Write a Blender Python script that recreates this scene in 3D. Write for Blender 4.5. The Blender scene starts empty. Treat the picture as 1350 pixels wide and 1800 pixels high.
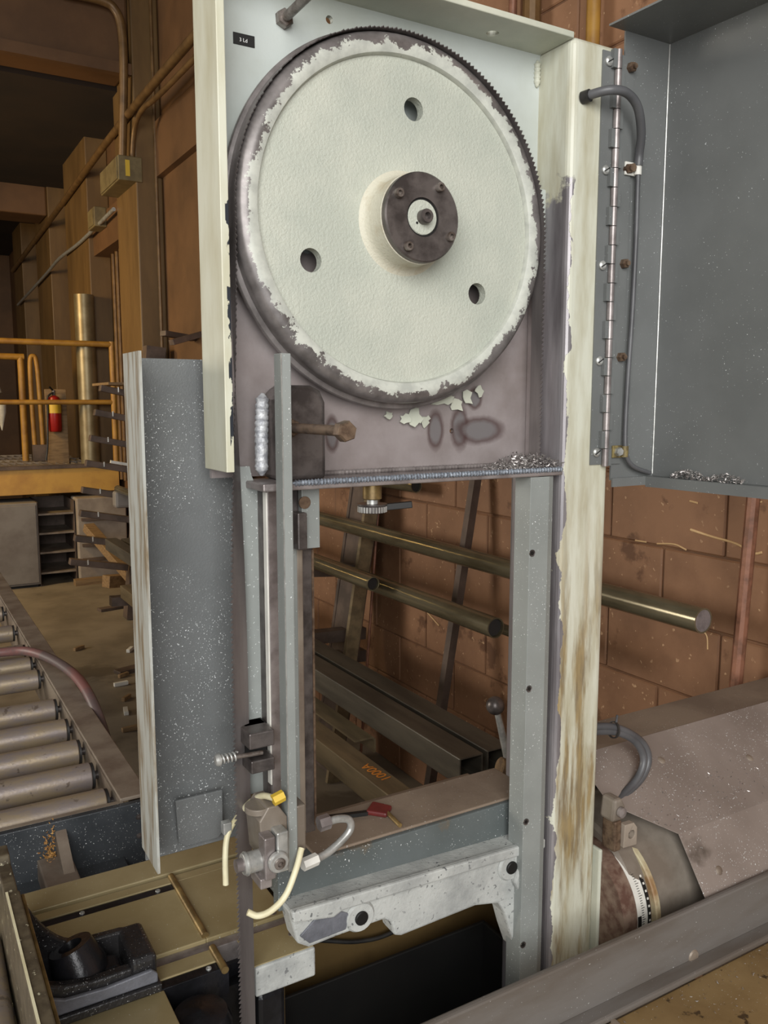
import bpy, bmesh, math, random
from math import sin, cos, pi, radians, atan2, sqrt
from mathutils import Vector, Matrix
from mathutils.geometry import tessellate_polygon

random.seed(7)
sc = bpy.context.scene
COL = sc.collection

# ------------------------------------------------------------------ camera
cam_d = bpy.data.cameras.new('camera')
cam = bpy.data.objects.new('camera', cam_d)
COL.objects.link(cam)
cam.location = (0, 0, 1.6)
cam.rotation_euler = (radians(90 - 7.43), 0, radians(-30.4))
cam_d.sensor_fit = 'VERTICAL'
cam_d.sensor_height = 36.0
cam_d.lens = 36.0 * 1480 / 1800
cam_d.clip_start = 0.02
sc.camera = cam

# ------------------------------------------------------------------ world, daylight, exposure
w = bpy.data.worlds.new('sky')
sc.world = w
w.use_nodes = True
w.node_tree.nodes['Background'].inputs[0].default_value = (0.80, 0.90, 1.0, 1)
w.node_tree.nodes['Background'].inputs[1].default_value = 0.55

def area(name, loc, target, sx, sy, power, col):
    d = bpy.data.lights.new(name, 'AREA')
    d.shape = 'RECTANGLE'; d.size = sx; d.size_y = sy; d.energy = power; d.color = col
    o = bpy.data.objects.new(name, d); COL.objects.link(o)
    o.location = loc
    o.rotation_euler = (Vector(target) - Vector(loc)).to_track_quat('-Z', 'Y').to_euler()
    return o
# daylight coming in through the open loading door behind and left of the camera
area('daylight_door', (-1.35, -2.45, 2.75), (0.7, 1.2, 1.5), 3.6, 2.9, 165, (1.0, 0.985, 0.955))
# added fill light, out of view on the left, to brighten the block wall
area('left_fill_light', (-4.8, 5.2, 2.3), (1.8, 3.6, .7), 2.6, 1.8, 180, (1.0, 0.92, 0.80))
# sodium lamp hanging over the far bay
area('sodium_lamp', (-.9, 7.0, 2.7), (1.5, 8.4, 1.1), 0.5, 0.5, 34, (1.0, 0.68, 0.26))

vs = sc.view_settings
vs.view_transform = 'Standard'; vs.look = 'None'; vs.gamma = 1.0; vs.exposure = 0.55
vs.use_curve_mapping = False
sc.cycles.use_denoising = True

# ------------------------------------------------------------------ materials
def S(r, g, b):
    f = lambda c: (c / 255 / 12.92) if c / 255 <= .04045 else ((c / 255 + .055) / 1.055) ** 2.4
    return (f(r), f(g), f(b), 1.0)

class NB:
    def __init__(s, name, rough=.5, metal=0.0):
        s.m = bpy.data.materials.new(name); s.m.use_nodes = True
        s.nt = s.m.node_tree; s.b = s.nt.nodes['Principled BSDF']
        s.b.inputs['Roughness'].default_value = rough
        s.b.inputs['Metallic'].default_value = metal
        s.pos = s.nt.nodes.new('ShaderNodeNewGeometry').outputs['Position']
        s.xyz = None
    def link(s, a, b): s.nt.links.new(a, b)
    def val(s, inp, v):
        if hasattr(v, 'links'): s.link(v, inp)
        else: inp.default_value = v
    def axis(s, i):
        if s.xyz is None:
            n = s.nt.nodes.new('ShaderNodeSeparateXYZ'); s.link(s.pos, n.inputs[0]); s.xyz = n
        return s.xyz.outputs[i]
    def noise(s, scale, detail=5, stretch=None, rough=.6, dist=0.0):
        n = s.nt.nodes.new('ShaderNodeTexNoise')
        n.inputs['Scale'].default_value = scale; n.inputs['Detail'].default_value = detail
        n.inputs['Roughness'].default_value = rough; n.inputs['Distortion'].default_value = dist
        v = s.pos
        if stretch:
            k = s.nt.nodes.new('ShaderNodeVectorMath'); k.operation = 'MULTIPLY'
            s.link(v, k.inputs[0]); k.inputs[1].default_value = stretch; v = k.outputs[0]
        s.link(v, n.inputs['Vector'])
        return n.outputs['Fac']
    def ramp(s, v, lo, hi):
        n = s.nt.nodes.new('ShaderNodeMapRange'); n.clamp = True
        s.val(n.inputs[0], v); n.inputs[1].default_value = lo; n.inputs[2].default_value = hi
        return n.outputs[0]
    def math(s, op, a, b=0.0):
        n = s.nt.nodes.new('ShaderNodeMath'); n.operation = op
        s.val(n.inputs[0], a); s.val(n.inputs[1], b)
        return n.outputs[0]
    def mix(s, f, a, b):
        n = s.nt.nodes.new('ShaderNodeMix'); n.data_type = 'RGBA'
        s.val(n.inputs[0], f); s.val(n.inputs[6], a); s.val(n.inputs[7], b)
        return n.outputs[2]
    def fmix(s, f, a, b):
        n = s.nt.nodes.new('ShaderNodeMix'); n.data_type = 'FLOAT'
        s.val(n.inputs[0], f); s.val(n.inputs[2], a); s.val(n.inputs[3], b)
        return n.outputs[0]
    def dist(s, c, scale):
        k = s.nt.nodes.new('ShaderNodeVectorMath'); k.operation = 'SUBTRACT'
        s.link(s.pos, k.inputs[0]); k.inputs[1].default_value = c
        q = s.nt.nodes.new('ShaderNodeVectorMath'); q.operation = 'MULTIPLY'
        s.link(k.outputs[0], q.inputs[0]); q.inputs[1].default_value = scale
        l = s.nt.nodes.new('ShaderNodeVectorMath'); l.operation = 'LENGTH'
        s.link(q.outputs[0], l.inputs[0])
        return l.outputs['Value']
    def color(s, c): s.val(s.b.inputs['Base Color'], c)
    def bump(s, h, strength=.3, d=.002):
        n = s.nt.nodes.new('ShaderNodeBump'); n.inputs['Strength'].default_value = strength
        n.inputs['Distance'].default_value = d
        s.link(h, n.inputs['Height']); s.link(n.outputs[0], s.b.inputs['Normal'])

M = {}
def mat(name, c1, c2=None, scale=9, rough=.5, metal=0., lo=.4, hi=.62, stretch=None, bump=0, bscale=90,
        speck=None, sscale=330, sthr=.70, scol=(225, 228, 228), spot=None):
    n = NB(name, rough, metal)
    c = S(*c1)
    if c2: c = n.mix(n.ramp(n.noise(scale, 7, stretch), lo, hi), S(*c1), S(*c2))
    if spot:   # (colour, scale, threshold)
        c = n.mix(n.ramp(n.noise(spot[1], 6, spot[3] if len(spot) > 3 else None), spot[2], spot[2] + .05), c, S(*spot[0]))
    if speck:
        k = n.math('MULTIPLY', n.ramp(n.noise(sscale, 1), sthr, sthr + .02), n.ramp(n.noise(14, 3), .38, .62))
        c = n.mix(k, c, S(*scol))
    n.color(c)
    if bump: n.bump(n.noise(bscale, 5), bump)
    M[name] = n.m
    return n.m

CREAM = (200, 200, 184)
mat('cream', CREAM, (180, 183, 168), 6, .42, bump=.12, bscale=220)
mat('wheel_paint', (176, 180, 168), (189, 191, 178), 7, .5, bump=.8, bscale=240)
mat('hub_paint', (200, 196, 178), (172, 154, 122), 22, .5, bump=.5, bscale=240, lo=.5, hi=.75)
mat('steel', (160, 152, 150), (122, 114, 112), 26, .36, .45, bump=.08)
mat('dark_steel', (104, 97, 94), (70, 64, 62), 30, .36, .45, bump=.1)
mat('blade_steel', (124, 118, 116), (104, 98, 97), 30, .34, .45, stretch=(1, 1, .12))
mat('bolt_steel', (138, 130, 124), (88, 76, 68), 60, .36, .5)
mat('rusty_bolt', (120, 100, 82), (82, 65, 53), 80, .42, .35)
mat('zinc', (192, 192, 188), (158, 158, 154), 50, .35, .5)
mat('weld', (206, 208, 210), (160, 162, 168), 120, .38, .25, bump=.6, bscale=300)
mat('weld_blue', (158, 166, 176), (104, 108, 116), 220, .38, .3, bump=.6, bscale=400)
mat('brass', (152, 128, 82), (116, 96, 62), 40, .38, .5)
mat('grey_paint', (109, 111, 110), (100, 102, 101), 5, .42, bump=.06, bscale=500, speck=1, sscale=380, sthr=.735)
mat('guard_paint', (106, 108, 108), (96, 98, 98), 6, .40, bump=.25, bscale=420, speck=1, sscale=470, sthr=.69)
mat('guard_edge', (170, 172, 166), (124, 110, 88), 9, .45, stretch=(8, 8, 1), bump=.1, lo=.44, hi=.62)
mat('strip_paint', (142, 146, 143), (130, 134, 131), 6, .42, speck=1, sscale=330, sthr=.70)
mat('arm_paint', (94, 100, 100), (84, 90, 89), 6, .42, speck=1, sscale=330, sthr=.70, spot=((104, 94, 80), 6, .56))
mat('casting_paint', (186, 188, 184), (150, 152, 150), 10, .55, bump=.5, bscale=160, speck=1, sscale=150, sthr=.66, scol=(84, 86, 88))
mat('dusty_brown', (132, 116, 100), (112, 96, 82), 5, .75, bump=.2, bscale=140, spot=((92, 76, 62), 16, .66), speck=1, sthr=.74)
mat('hood', (138, 126, 118), (122, 110, 102), 4, .6, bump=.08, bscale=200, spot=((88, 78, 70), 3.3, .59), speck=1, sscale=330, sthr=.69)
mat('gear', (142, 133, 122), (116, 106, 95), 9, .42, .15, bump=.2, bscale=80)
mat('beam_steel', (120, 116, 112), (102, 94, 86), 4, .48, .2, stretch=(.6, 3, 3), bump=.12, bscale=120, speck=1, sthr=.75)
mat('oily_brass', (172, 158, 122), (152, 137, 100), 4, .33, .2, bump=.06, bscale=100, speck=1, sthr=.735)
mat('tray', (150, 126, 86), (126, 102, 66), 5, .45, .1, spot=((74, 58, 38), 42, .63), speck=1, sthr=.73)
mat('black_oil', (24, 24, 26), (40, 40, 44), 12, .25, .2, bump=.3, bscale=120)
mat('black', (12, 11, 10), (18, 17, 15), 10, .6)
mat('black_rubber', (34, 33, 33), (52, 50, 48), 20, .5)
mat('sump_brown', (112, 90, 54), (92, 72, 42), 6, .6)
mat('dark_blue', (66, 70, 74), (50, 54, 58), 8, .45, speck=1, sscale=380, sthr=.71)
mat('roller', (158, 142, 118), (142, 132, 128), 14, .40, .35, stretch=(1, 3, 3), bump=.2, bscale=160, spot=((112, 100, 90), 34, .62))
mat('rail', (146, 134, 120), (118, 104, 92), 10, .5, .2, bump=.15, bscale=120)
mat('rust_dust', (134, 108, 76), (96, 76, 56), 60, .8)
mat('vise_iron', (50, 49, 50), (34, 33, 34), 18, .25, .15, bump=.5, bscale=150, speck=1, sscale=420, sthr=.71)
mat('vise_grey', (122, 124, 132), (98, 100, 106), 20, .45, .2, bump=.4, bscale=200)
mat('jaw', (104, 94, 76), (78, 69, 56), 40, .45, .2, spot=((208, 202, 174), 80, .64))
mat('pipe', (128, 120, 98), (98, 90, 70), 5, .2, .5, stretch=(3, .7, 3))
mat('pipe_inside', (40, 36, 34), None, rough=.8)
mat('pipe_end', (140, 132, 132), (110, 104, 104), 40, .5, .3)
mat('tube_steel', (92, 86, 75), (72, 67, 59), 6, .42, .2, stretch=(4, .6, 4))
mat('angle_brown', (136, 120, 92), (110, 97, 75), 6, .45, .2, stretch=(4, .6, 4))
mat('rack', (104, 88, 78), (80, 68, 60), 8, .6, .2)
mat('copper', (150, 104, 82), (118, 82, 64), 30, .45, .2)
mat('wall_paint', (152, 112, 82), (126, 90, 64), 3, .62, bump=.35, bscale=60, spot=((108, 74, 50), 5, .62), speck=1, sscale=60, sthr=.70, scol=(196, 160, 124))
mat('wall_dark', (108, 77, 48), (90, 63, 38), 2, .6, bump=.2, bscale=40)
mat('pilaster', (116, 89, 52), (98, 74, 42), 2.5, .5, stretch=(2, 2, .5), bump=.2, bscale=40)
mat('mortar', (128, 92, 66), (106, 76, 54), 8, .8)
mat('floor', (136, 125, 108), (112, 102, 87), 2.2, .7, bump=.3, bscale=30, spot=((96, 86, 72), 1.1, .56))
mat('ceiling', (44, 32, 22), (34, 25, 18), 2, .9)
mat('conduit', (122, 93, 56), (98, 73, 43), 10, .45, .2)
mat('boxgrey', (122, 108, 74), (104, 90, 60), 12, .55)
mat('rail_yellow', (168, 126, 52), (140, 100, 44), 8, .5)
mat('plat_beam', (196, 152, 74), (168, 124, 64), 4, .5, bump=.15, bscale=40)
mat('cab', (128, 122, 116), (112, 104, 98), 5, .6)
mat('bench', (158, 146, 132), (136, 124, 112), 6, .65, bump=.2, bscale=30)
mat('wood', (142, 116, 82), (116, 92, 64), 8, .7, stretch=(1, 8, 8))
mat('red', (150, 22, 16), (128, 18, 14), 8, .35)
mat('red_hose', (124, 84, 80), (96, 82, 80), 6, .5, lo=.45, hi=.55)
mat('red_tag', (104, 36, 34), (84, 28, 28), 20, .5)
mat('yellow', (214, 180, 60), None, rough=.45)
mat('white', (226, 224, 216), (206, 204, 196), 12, .5)
mat('hose_white', (226, 220, 188), (206, 196, 158), 14, .45)
mat('cable', (92, 92, 94), (74, 74, 76), 12, .42)
mat('chip', (196, 190, 186), (140, 134, 132), 300, .35, .7)
mat('bristle', (146, 130, 84), (100, 88, 60), 60, .6, .3)
mat('ink', (240, 240, 238), None, rough=.5)
mat('paint_mark', (226, 190, 140), None, rough=.6)
mat('orange', (236, 150, 60), None, rough=.5)
mat('silver_duct', (140, 128, 100), (118, 104, 76), 6, .42, .5)

# --- painted frame panel, worn bare towards the bottom, with heat marks from welding
def steel_mix(n, mask, paint, bare, rp=.42, rb=.34, metal=.75):
    n.color(n.mix(mask, bare, paint))
    n.link(n.fmix(mask, rb, rp), n.b.inputs['Roughness'])
    n.link(n.fmix(mask, metal, 0.0), n.b.inputs['Metallic'])

n = NB('panel_worn')
paint = n.mix(n.ramp(n.noise(5, 5), .4, .65), S(186, 192, 188), S(172, 177, 169))
bare = n.mix(n.ramp(n.noise(9, 7), .35, .65), S(160, 151, 150), S(134, 124, 121))
for (cx, cz, sx, sz) in ((.722, 1.558, 68, 34), (.767, 1.561, 60, 30), (.806, 1.556, 22, 48), (.545, 1.555, 90, 40), (.795, 1.606, 70, 60)):
    d = n.math('ADD', n.dist((cx, 1.075, cz), (sx, 1, sz)), n.math('MULTIPLY', n.noise(60, 3), .3))
    bare = n.mix(n.math('MULTIPLY', n.math('SUBTRACT', 1.0, n.ramp(d, 1.0, 1.35)), .75), bare, S(74, 52, 50))
    bare = n.mix(n.math('SUBTRACT', 1.0, n.ramp(d, .7, .95)), bare, S(122, 117, 117))
mask = n.ramp(n.math('ADD', n.axis(2), n.math('MULTIPLY', n.noise(14, 8), .22)), 1.92, 1.925)
steel_mix(n, mask, paint, bare, metal=.25)
n.bump(n.noise(200, 4), .1)
M['panel_worn'] = n.m
mat('rust_crumb', (196, 150, 84), (150, 104, 56), 90, .8)
mat('rusty_cream', (190, 180, 148), (140, 108, 72), 16, .55, bump=.2)
mat('drum_rust', (128, 108, 94), (92, 66, 56), 50, .5, .1, bump=.2)

n = NB('column_worn')
paint = n.mix(n.ramp(n.noise(5, 6, (6, 6, 1)), .42, .7), S(204, 204, 188), S(172, 166, 140))
stain = n.math('MULTIPLY', n.ramp(n.noise(9, 8, (5, 5, .55)), .44, .58), n.math('SUBTRACT', 1.0, n.ramp(n.axis(2), 1.18, 1.5)))
paint = n.mix(n.math('MULTIPLY', stain, .85), paint, n.mix(n.ramp(n.noise(22, 6, (4, 4, .6)), .4, .6), S(146, 122, 74), S(112, 92, 60)))
bare = n.mix(n.ramp(n.noise(10, 6, (4, 4, .5)), .35, .65), S(148, 144, 146), S(112, 107, 109))
edge = n.math('ADD', n.axis(0), n.math('MULTIPLY', n.math('SUBTRACT', n.noise(16, 9, (1, 1, .7)), .5), .05))
up = n.ramp(n.math('ADD', n.axis(2), n.math('MULTIPLY', n.noise(11, 6), .2)), 2.02, 2.03)
mask = n.math('MAXIMUM', n.ramp(edge, .9195, .920), up)
steel_mix(n, mask, paint, bare, metal=.35)
n.bump(mask, .35, .0012)
M['column_worn'] = n.m

n = NB('flange_worn')
paint = n.mix(n.ramp(n.noise(6, 6, (4, 4, 1)), .4, .7), S(206, 206, 188), S(186, 182, 156))
lower = n.math('SUBTRACT', .70, n.math('MULTIPLY', n.ramp(n.axis(2), 1.5, 1.95), -.16))
edge = n.ramp(n.axis(0), .3655, .366)
chipn = n.math('MULTIPLY', edge, n.ramp(n.math('SUBTRACT', n.noise(20, 7, (1, 1, .5)), n.math('MULTIPLY', n.ramp(n.axis(2), 1.55, 2.0), .14)), .50, .51))
steel_mix(n, n.math('SUBTRACT', 1.0, chipn), paint, S(50, 54, 60), metal=.2)
n.bump(chipn, -.3, .001)
M['flange_worn'] = n.m

n = NB('rim_worn')   # bare steel at the outer edge, flaking paint further in
paint = n.mix(n.ramp(n.noise(40, 6), .4, .65), S(196, 198, 188), S(172, 174, 166))
bare = n.mix(n.ramp(n.noise(24, 6), .35, .65), S(138, 132, 130), S(98, 93, 91))
rr = n.math('ADD', n.dist((.635, 1.02, 1.845), (1, 0, 1)), n.math('MULTIPLY', n.math('SUBTRACT', n.noise(26, 10, None, .72), .5), .085))
steel_mix(n, n.math('SUBTRACT', 1.0, n.ramp(rr, .2305, .2315)), paint, bare, metal=.35)
n.bump(rr, .2, .002)
M['rim_worn'] = n.m

# ------------------------------------------------------------------ mesh helpers
def finish(o_name, verts, faces, mat_, parent=None, smooth=None, bevel=0, bseg=2, fix=True):
    verts = [Vector(v) for v in verts]
    lo = Vector([min(v[i] for v in verts) for i in range(3)]); hi = Vector([max(v[i] for v in verts) for i in range(3)])
    c = (lo + hi) / 2
    me = bpy.data.meshes.new(o_name)
    me.from_pydata([v - c for v in verts], [], faces)
    if fix:
        bm = bmesh.new(); bm.from_mesh(me)
        bmesh.ops.recalc_face_normals(bm, faces=bm.faces)
        bm.to_mesh(me); bm.free()
    if smooth is not None:
        for p in me.polygons: p.use_smooth = True
        me.set_sharp_from_angle(angle=radians(smooth))
    me.materials.append(M[mat_] if isinstance(mat_, str) else mat_)
    o = bpy.data.objects.new(o_name, me); COL.objects.link(o)
    o.location = c
    if parent is not None: put(o, parent)
    if bevel:
        b = o.modifiers.new('bevel', 'BEVEL'); b.width = bevel; b.segments = bseg; b.limit_method = 'ANGLE'; b.angle_limit = radians(40)
    return o

WL = {}
def put(o, parent):
    wl = Vector(o.location)
    o.parent = parent
    o.location = wl - WL[parent.name]
    WL[o.name] = wl

def T(name, label, cat, loc, group=None):
    o = bpy.data.objects.new(name, None); COL.objects.link(o)
    o.empty_display_size = .02
    o.location = loc; WL[o.name] = Vector(loc)
    o['label'] = label; o['category'] = cat
    if group: o['group'] = group
    return o
def tag(o, label, cat, group=None):
    o['label'] = label; o['category'] = cat
    if group: o['group'] = group
    WL[o.name] = Vector(o.location)
    return o
def struct(o):
    o['kind'] = 'structure'; WL[o.name] = Vector(o.location); return o
def reg(o):
    if o.name not in WL: WL[o.name] = Vector(o.location)
    return o

def box(name, x0, x1, y0, y1, z0, z1, mat_, parent=None, bevel=0, **k):
    v = [(x, y, z) for z in (z0, z1) for y in (y0, y1) for x in (x0, x1)]
    f = [(0, 2, 3, 1), (4, 5, 7, 6), (0, 1, 5, 4), (2, 6, 7, 3), (0, 4, 6, 2), (1, 3, 7, 5)]
    return reg(finish(name, v, f, mat_, parent, bevel=bevel, **k))

def prism(name, outer, plane, a0, a1, mat_, parent=None, holes=(), bevel=0, smooth=None):
    """outline in a plane ('xz','xy','yz'), pushed from a0 to a1 on the third axis; holes go right through"""
    def P(u, v, a):
        return {'xz': (u, a, v), 'xy': (u, v, a), 'yz': (a, u, v)}[plane]
    loops = [list(outer)] + [list(h) for h in holes]
    flat = [p for l in loops for p in l]
    tri = tessellate_polygon([[Vector((p[0], p[1], 0)) for p in l] for l in loops])
    N = len(flat)
    v = [P(p[0], p[1], a0) for p in flat] + [P(p[0], p[1], a1) for p in flat]
    f = []
    if len(loops) == 1:
        f.append(tuple(range(N))); f.append(tuple(range(2 * N - 1, N - 1, -1)))
    else:
        f += [tuple(t) for t in tri] + [tuple(i + N for i in reversed(t)) for t in tri]
    k = 0
    for l in loops:
        for i in range(len(l)):
            j = (i + 1) % len(l)
            f.append((k + i, k + j, k + j + N, k + i + N))
        k += len(l)
    return reg(finish(name, v, f, mat_, parent, bevel=bevel, smooth=smooth))

def circ(cx, cy, r, n=24, a0=0.0):
    return [(cx + r * cos(a0 + 2 * pi * i / n), cy + r * sin(a0 + 2 * pi * i / n)) for i in range(n)]

def frame_of(d):
    d = Vector(d).normalized()
    u = d.cross(Vector((0, 0, 1)))
    if u.length < 1e-4: u = Vector((1, 0, 0))
    u.normalize()
    return d, u, d.cross(u).normalized()

def lathe(name, prof, p0, axis, mat_, parent=None, n=32, smooth=35, phase=0.0, closed=False):
    """prof: (radius, distance along axis); closed: profile is a ring"""
    d, u, v = frame_of(axis); p0 = Vector(p0)
    verts = []; faces = []
    for (r, t) in prof:
        for i in range(n):
            a = phase + 2 * pi * i / n
            verts.append(p0 + d * t + (u * cos(a) + v * sin(a)) * r)
    m = len(prof)
    for k in range(m if closed else m - 1):
        k2 = (k + 1) % m
        for i in range(n):
            j = (i + 1) % n
            faces.append((k * n + i, k * n + j, k2 * n + j, k2 * n + i))
    if not closed:
        if prof[0][0] > 1e-6: faces.append(tuple(range(n)))
        if prof[-1][0] > 1e-6: faces.append(tuple(range((m - 1) * n, m * n)))
    o = finish(name, verts, faces, mat_, parent, smooth=smooth)
    return reg(o)

def cyl(name, p0, p1, r, mat_, parent=None, n=20, r2=None, ch=0.0, smooth=35, phase=0.0):
    p0 = Vector(p0); p1 = Vector(p1); L = (p1 - p0).length
    r2 = r if r2 is None else r2
    prof = [(r, 0), (r2, L)] if not ch else [(r - ch, 0), (r, ch), (r2, L - ch), (r2 - ch, L)]
    return lathe(name, prof, p0, p1 - p0, mat_, parent, n, smooth, phase)

def pipe_shell(name, p0, p1, r, wall, mat_, parent=None, n=28):
    L = (Vector(p1) - Vector(p0)).length
    return lathe(name, [(r, 0), (r, L), (r - wall, L), (r - wall, 0)], p0, Vector(p1) - Vector(p0), mat_, parent, n, 35, closed=True)

def spline(pts, seg=8):
    P = [Vector(p) for p in pts]; P = [2 * P[0] - P[1]] + P + [2 * P[-1] - P[-2]]
    out = []
    for i in range(1, len(P) - 2):
        for k in range(seg):
            t = k / seg
            a, b, c, d = P[i - 1], P[i], P[i + 1], P[i + 2]
            out.append(.5 * ((2 * b) + (c - a) * t + (2 * a - 5 * b + 4 * c - d) * t * t + (3 * b - a - 3 * c + d) * t ** 3))
    out.append(P[-2])
    return out

def sweep(name, pts, r, mat_, parent=None, n=10, seg=8, smooth=60, straight=False, radii=None):
    P = [Vector(p) for p in pts] if straight else spline(pts, seg)
    verts = []; faces = []; u = None
    for i, p in enumerate(P):
        d = (P[min(i + 1, len(P) - 1)] - P[max(i - 1, 0)]).normalized()
        if u is None: u = frame_of(d)[1]
        u = (u - d * u.dot(d)).normalized(); v = d.cross(u)
        rr = radii[i] if radii else r
        for k in range(n):
            a = 2 * pi * k / n
            verts.append(p + (u * cos(a) + v * sin(a)) * rr)
    for i in range(len(P) - 1):
        for k in range(n):
            j = (k + 1) % n
            faces.append((i * n + k, i * n + j, (i + 1) * n + j, (i + 1) * n + k))
    faces.append(tuple(range(n))); faces.append(tuple(range((len(P) - 1) * n, len(P) * n)))
    return reg(finish(name, verts, faces, mat_, parent, smooth=smooth))

def beam(name, p0, p1, wd, ht, mat_, parent=None, upv=(0, 0, 1), bevel=0):
    """rectangular bar between two points"""
    p0 = Vector(p0); p1 = Vector(p1); d = (p1 - p0).normalized()
    s = d.cross(Vector(upv)).normalized(); t = s.cross(d).normalized()
    v = [p + s * a * wd / 2 + t * b * ht / 2 for p in (p0, p1) for a, b in ((-1, -1), (1, -1), (1, 1), (-1, 1))]
    f = [(0, 1, 2, 3), (7, 6, 5, 4), (0, 4, 5, 1), (1, 5, 6, 2), (2, 6, 7, 3), (3, 7, 4, 0)]
    return reg(finish(name, v, f, mat_, parent, bevel=bevel))

def hexhead(name, p0, p1, r, mat_, parent=None, phase=.3):
    p0 = Vector(p0); p1 = Vector(p1); L = (p1 - p0).length
    return lathe(name, [(r, 0), (r, L * .8), (r * .86, L)], p0, p1 - p0, mat_, parent, 6, 20, phase)

def socket_screw(name, p, axis, r, L, mat_, parent=None):
    """cap screw head with a hexagon socket, standing on p and pointing along axis"""
    o = lathe(name, [(r, 0), (r, L * .85), (r * .9, L), (r * .5, L), (r * .5, L * .35), (0, L * .35)], p, axis, mat_, parent, 18, 30)
    return o

def flakes(name, count, fn, size, mat_, parent=None):
    """loose metal chips: small curled slivers"""
    v = []; f = []
    for i in range(count):
        c = Vector(fn()); s = size * random.uniform(.4, 1.3)
        a = Vector((random.uniform(-1, 1), random.uniform(-1, 1), random.uniform(-.5, .8))).normalized()
        b = a.cross(Vector((random.uniform(-1, 1), random.uniform(-1, 1), 1))).normalized()
        q = a.cross(b)
        k = len(v)
        v += [c - a * s, c + b * s * .35 + q * s * .4, c + a * s, c - b * s * .3 + q * s * .5]
        f += [(k, k + 1, k + 2), (k, k + 2, k + 3)]
    o = reg(finish(name, v, f, mat_, parent, fix=False))
    o['kind'] = 'stuff'
    return o

def text(name, body, size, mat_, parent, loc, rot, depth=.0004):
    cu = bpy.data.curves.new(name, 'FONT'); cu.body = body; cu.size = size; cu.extrude = depth
    cu.align_x = 'CENTER'; cu.align_y = 'CENTER'
    tmp = bpy.data.objects.new(name + '_src', cu)
    COL.objects.link(tmp)
    dg = bpy.context.evaluated_depsgraph_get()
    me = bpy.data.meshes.new_from_object(tmp.evaluated_get(dg))
    COL.objects.unlink(tmp); bpy.data.objects.remove(tmp); bpy.data.curves.remove(cu)
    me.materials.clear(); me.materials.append(M[mat_])
    o = bpy.data.objects.new(name, me); COL.objects.link(o)
    o.location = loc; o.rotation_euler = rot
    put(o, parent)
    return o

# ================================================================== THE ROOM
XW = 1.85
struct(box('floor', -5, XW, -2.6, 15, -.1, 0, 'floor'))
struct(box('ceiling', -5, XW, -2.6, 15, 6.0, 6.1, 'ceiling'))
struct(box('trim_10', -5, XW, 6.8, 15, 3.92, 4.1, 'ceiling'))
wall = struct(box('wall_right', XW, XW + .2, -2.6, 15, 0, 6, 'wall_dark'))
struct(box('wall_back', -5, XW, 15, 15.2, 0, 6, 'wall_dark'))
struct(box('wall_left', -5.2, -5, -2.6, 15, 0, 6, 'wall_dark'))
wn = struct(box('added_window_1', -5.0, -4.96, 3.8, 6.6, 1.3, 3.3, 'cab'))  # added out-of-view window, dressing for the fill light, with its bars below
for k in range(4):
    box('added_window_frame', -4.96, -4.92, 3.8 + k * .92, 3.84 + k * .92, 1.3, 3.3, 'rack', wn)
rw = struct(box('wall_front', -5, -3.5, -2.8, -2.6, 0, 6, 'wall_dark'))
box('pier', .4, XW, -2.8, -2.6, 0, 6, 'wall_dark', rw)
box('lintel', -3.5, .4, -2.8, -2.6, 4.4, 6, 'wall_dark', rw)

# concrete blocks of the right-hand wall, laid in running bond
bw, bh, g = .40, .20, .003
src = {}
def lay(y0, y1, z):
    key = round(y1 - y0, 2)
    if key not in src:
        o = src[key] = box('block', XW - .009, XW + .01, y0 + g, y1 - g, z + g, z + bh - g, 'wall_paint', wall, bevel=.004, bseg=1)
    else:
        o = src[key].copy(); COL.objects.link(o); o.parent = wall
    o.location = Vector((XW + .0005 - random.uniform(0, .0025), (y0 + y1) / 2, z + bh / 2)) - WL[wall.name]
YA, YE = -.6, 5.4
for row in range(16):
    y = YA
    if row % 2: lay(y, y + .2, row * bh); y += .2
    while y + bw <= YE + .001:
        lay(y, y + bw, row * bh); y += bw
    if y < YE - .01: lay(y, YE, row * bh)
box('mortar_bed', XW - .004, XW + .01, YA, YE, 0, 3.2, 'mortar', wall)

# white and rusty scrape marks left on the blocks
def mark(pts, r=.0035):
    sweep('scrape_mark', [(XW - .0125, y, z) for y, z in pts], r, 'paint_mark', wall, n=6, seg=5)
mark([(1.508, 1.262), (1.44, 1.252), (1.37, 1.245), (1.315, 1.228), (1.292, 1.233)])
mark([(1.70, 1.205), (1.66, 1.206)], .0025); mark([(1.62, 1.207), (1.56, 1.214), (1.52, 1.205)], .0025)
mark([(1.515, 1.338), (1.49, 1.335)], .003)
mark([(1.33, 1.335), (1.325, 1.35), (1.30, 1.358)], .002)
mark([(2.95, .82), (2.82, .77), (2.7, .72)], .003)
mark([(1.46, 1.0), (1.44, .985), (1.435, .95)], .002)

# pilasters along the wall
for i, (y0, y1) in enumerate(((6.35, 6.95), (8.05, 9.1), (10.07, 11.0), (12.2, 13.0))):
    o = struct(box('trim_%d' % (i + 1), 1.657, XW, y0, y1, 0, 6, 'pilaster', bevel=.01))
# cross beams under the ceiling
struct(box('trim_5', -5, 1.657, 6.42, 6.8, 3.95, 6, 'wall_dark', bevel=.02))
struct(box('trim_6', -5, 1.657, 10.1, 10.6, 3.62, 4.12, 'wall_dark', bevel=.02))
o = box('trim_7', -5, 1.657, 6.36, 6.42, 3.90, 3.975, 'wall_dark'); struct(o)

# ledge and lower band on the wall between pilasters
struct(box('trim_8', 1.70, XW, 6.95, 8.05, 2.9, 3.2, 'wall_dark'))
struct(box('trim_9', XW - .05, XW, -2.6, 6.35, 3.22, 3.6, 'wall_dark'))

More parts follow.
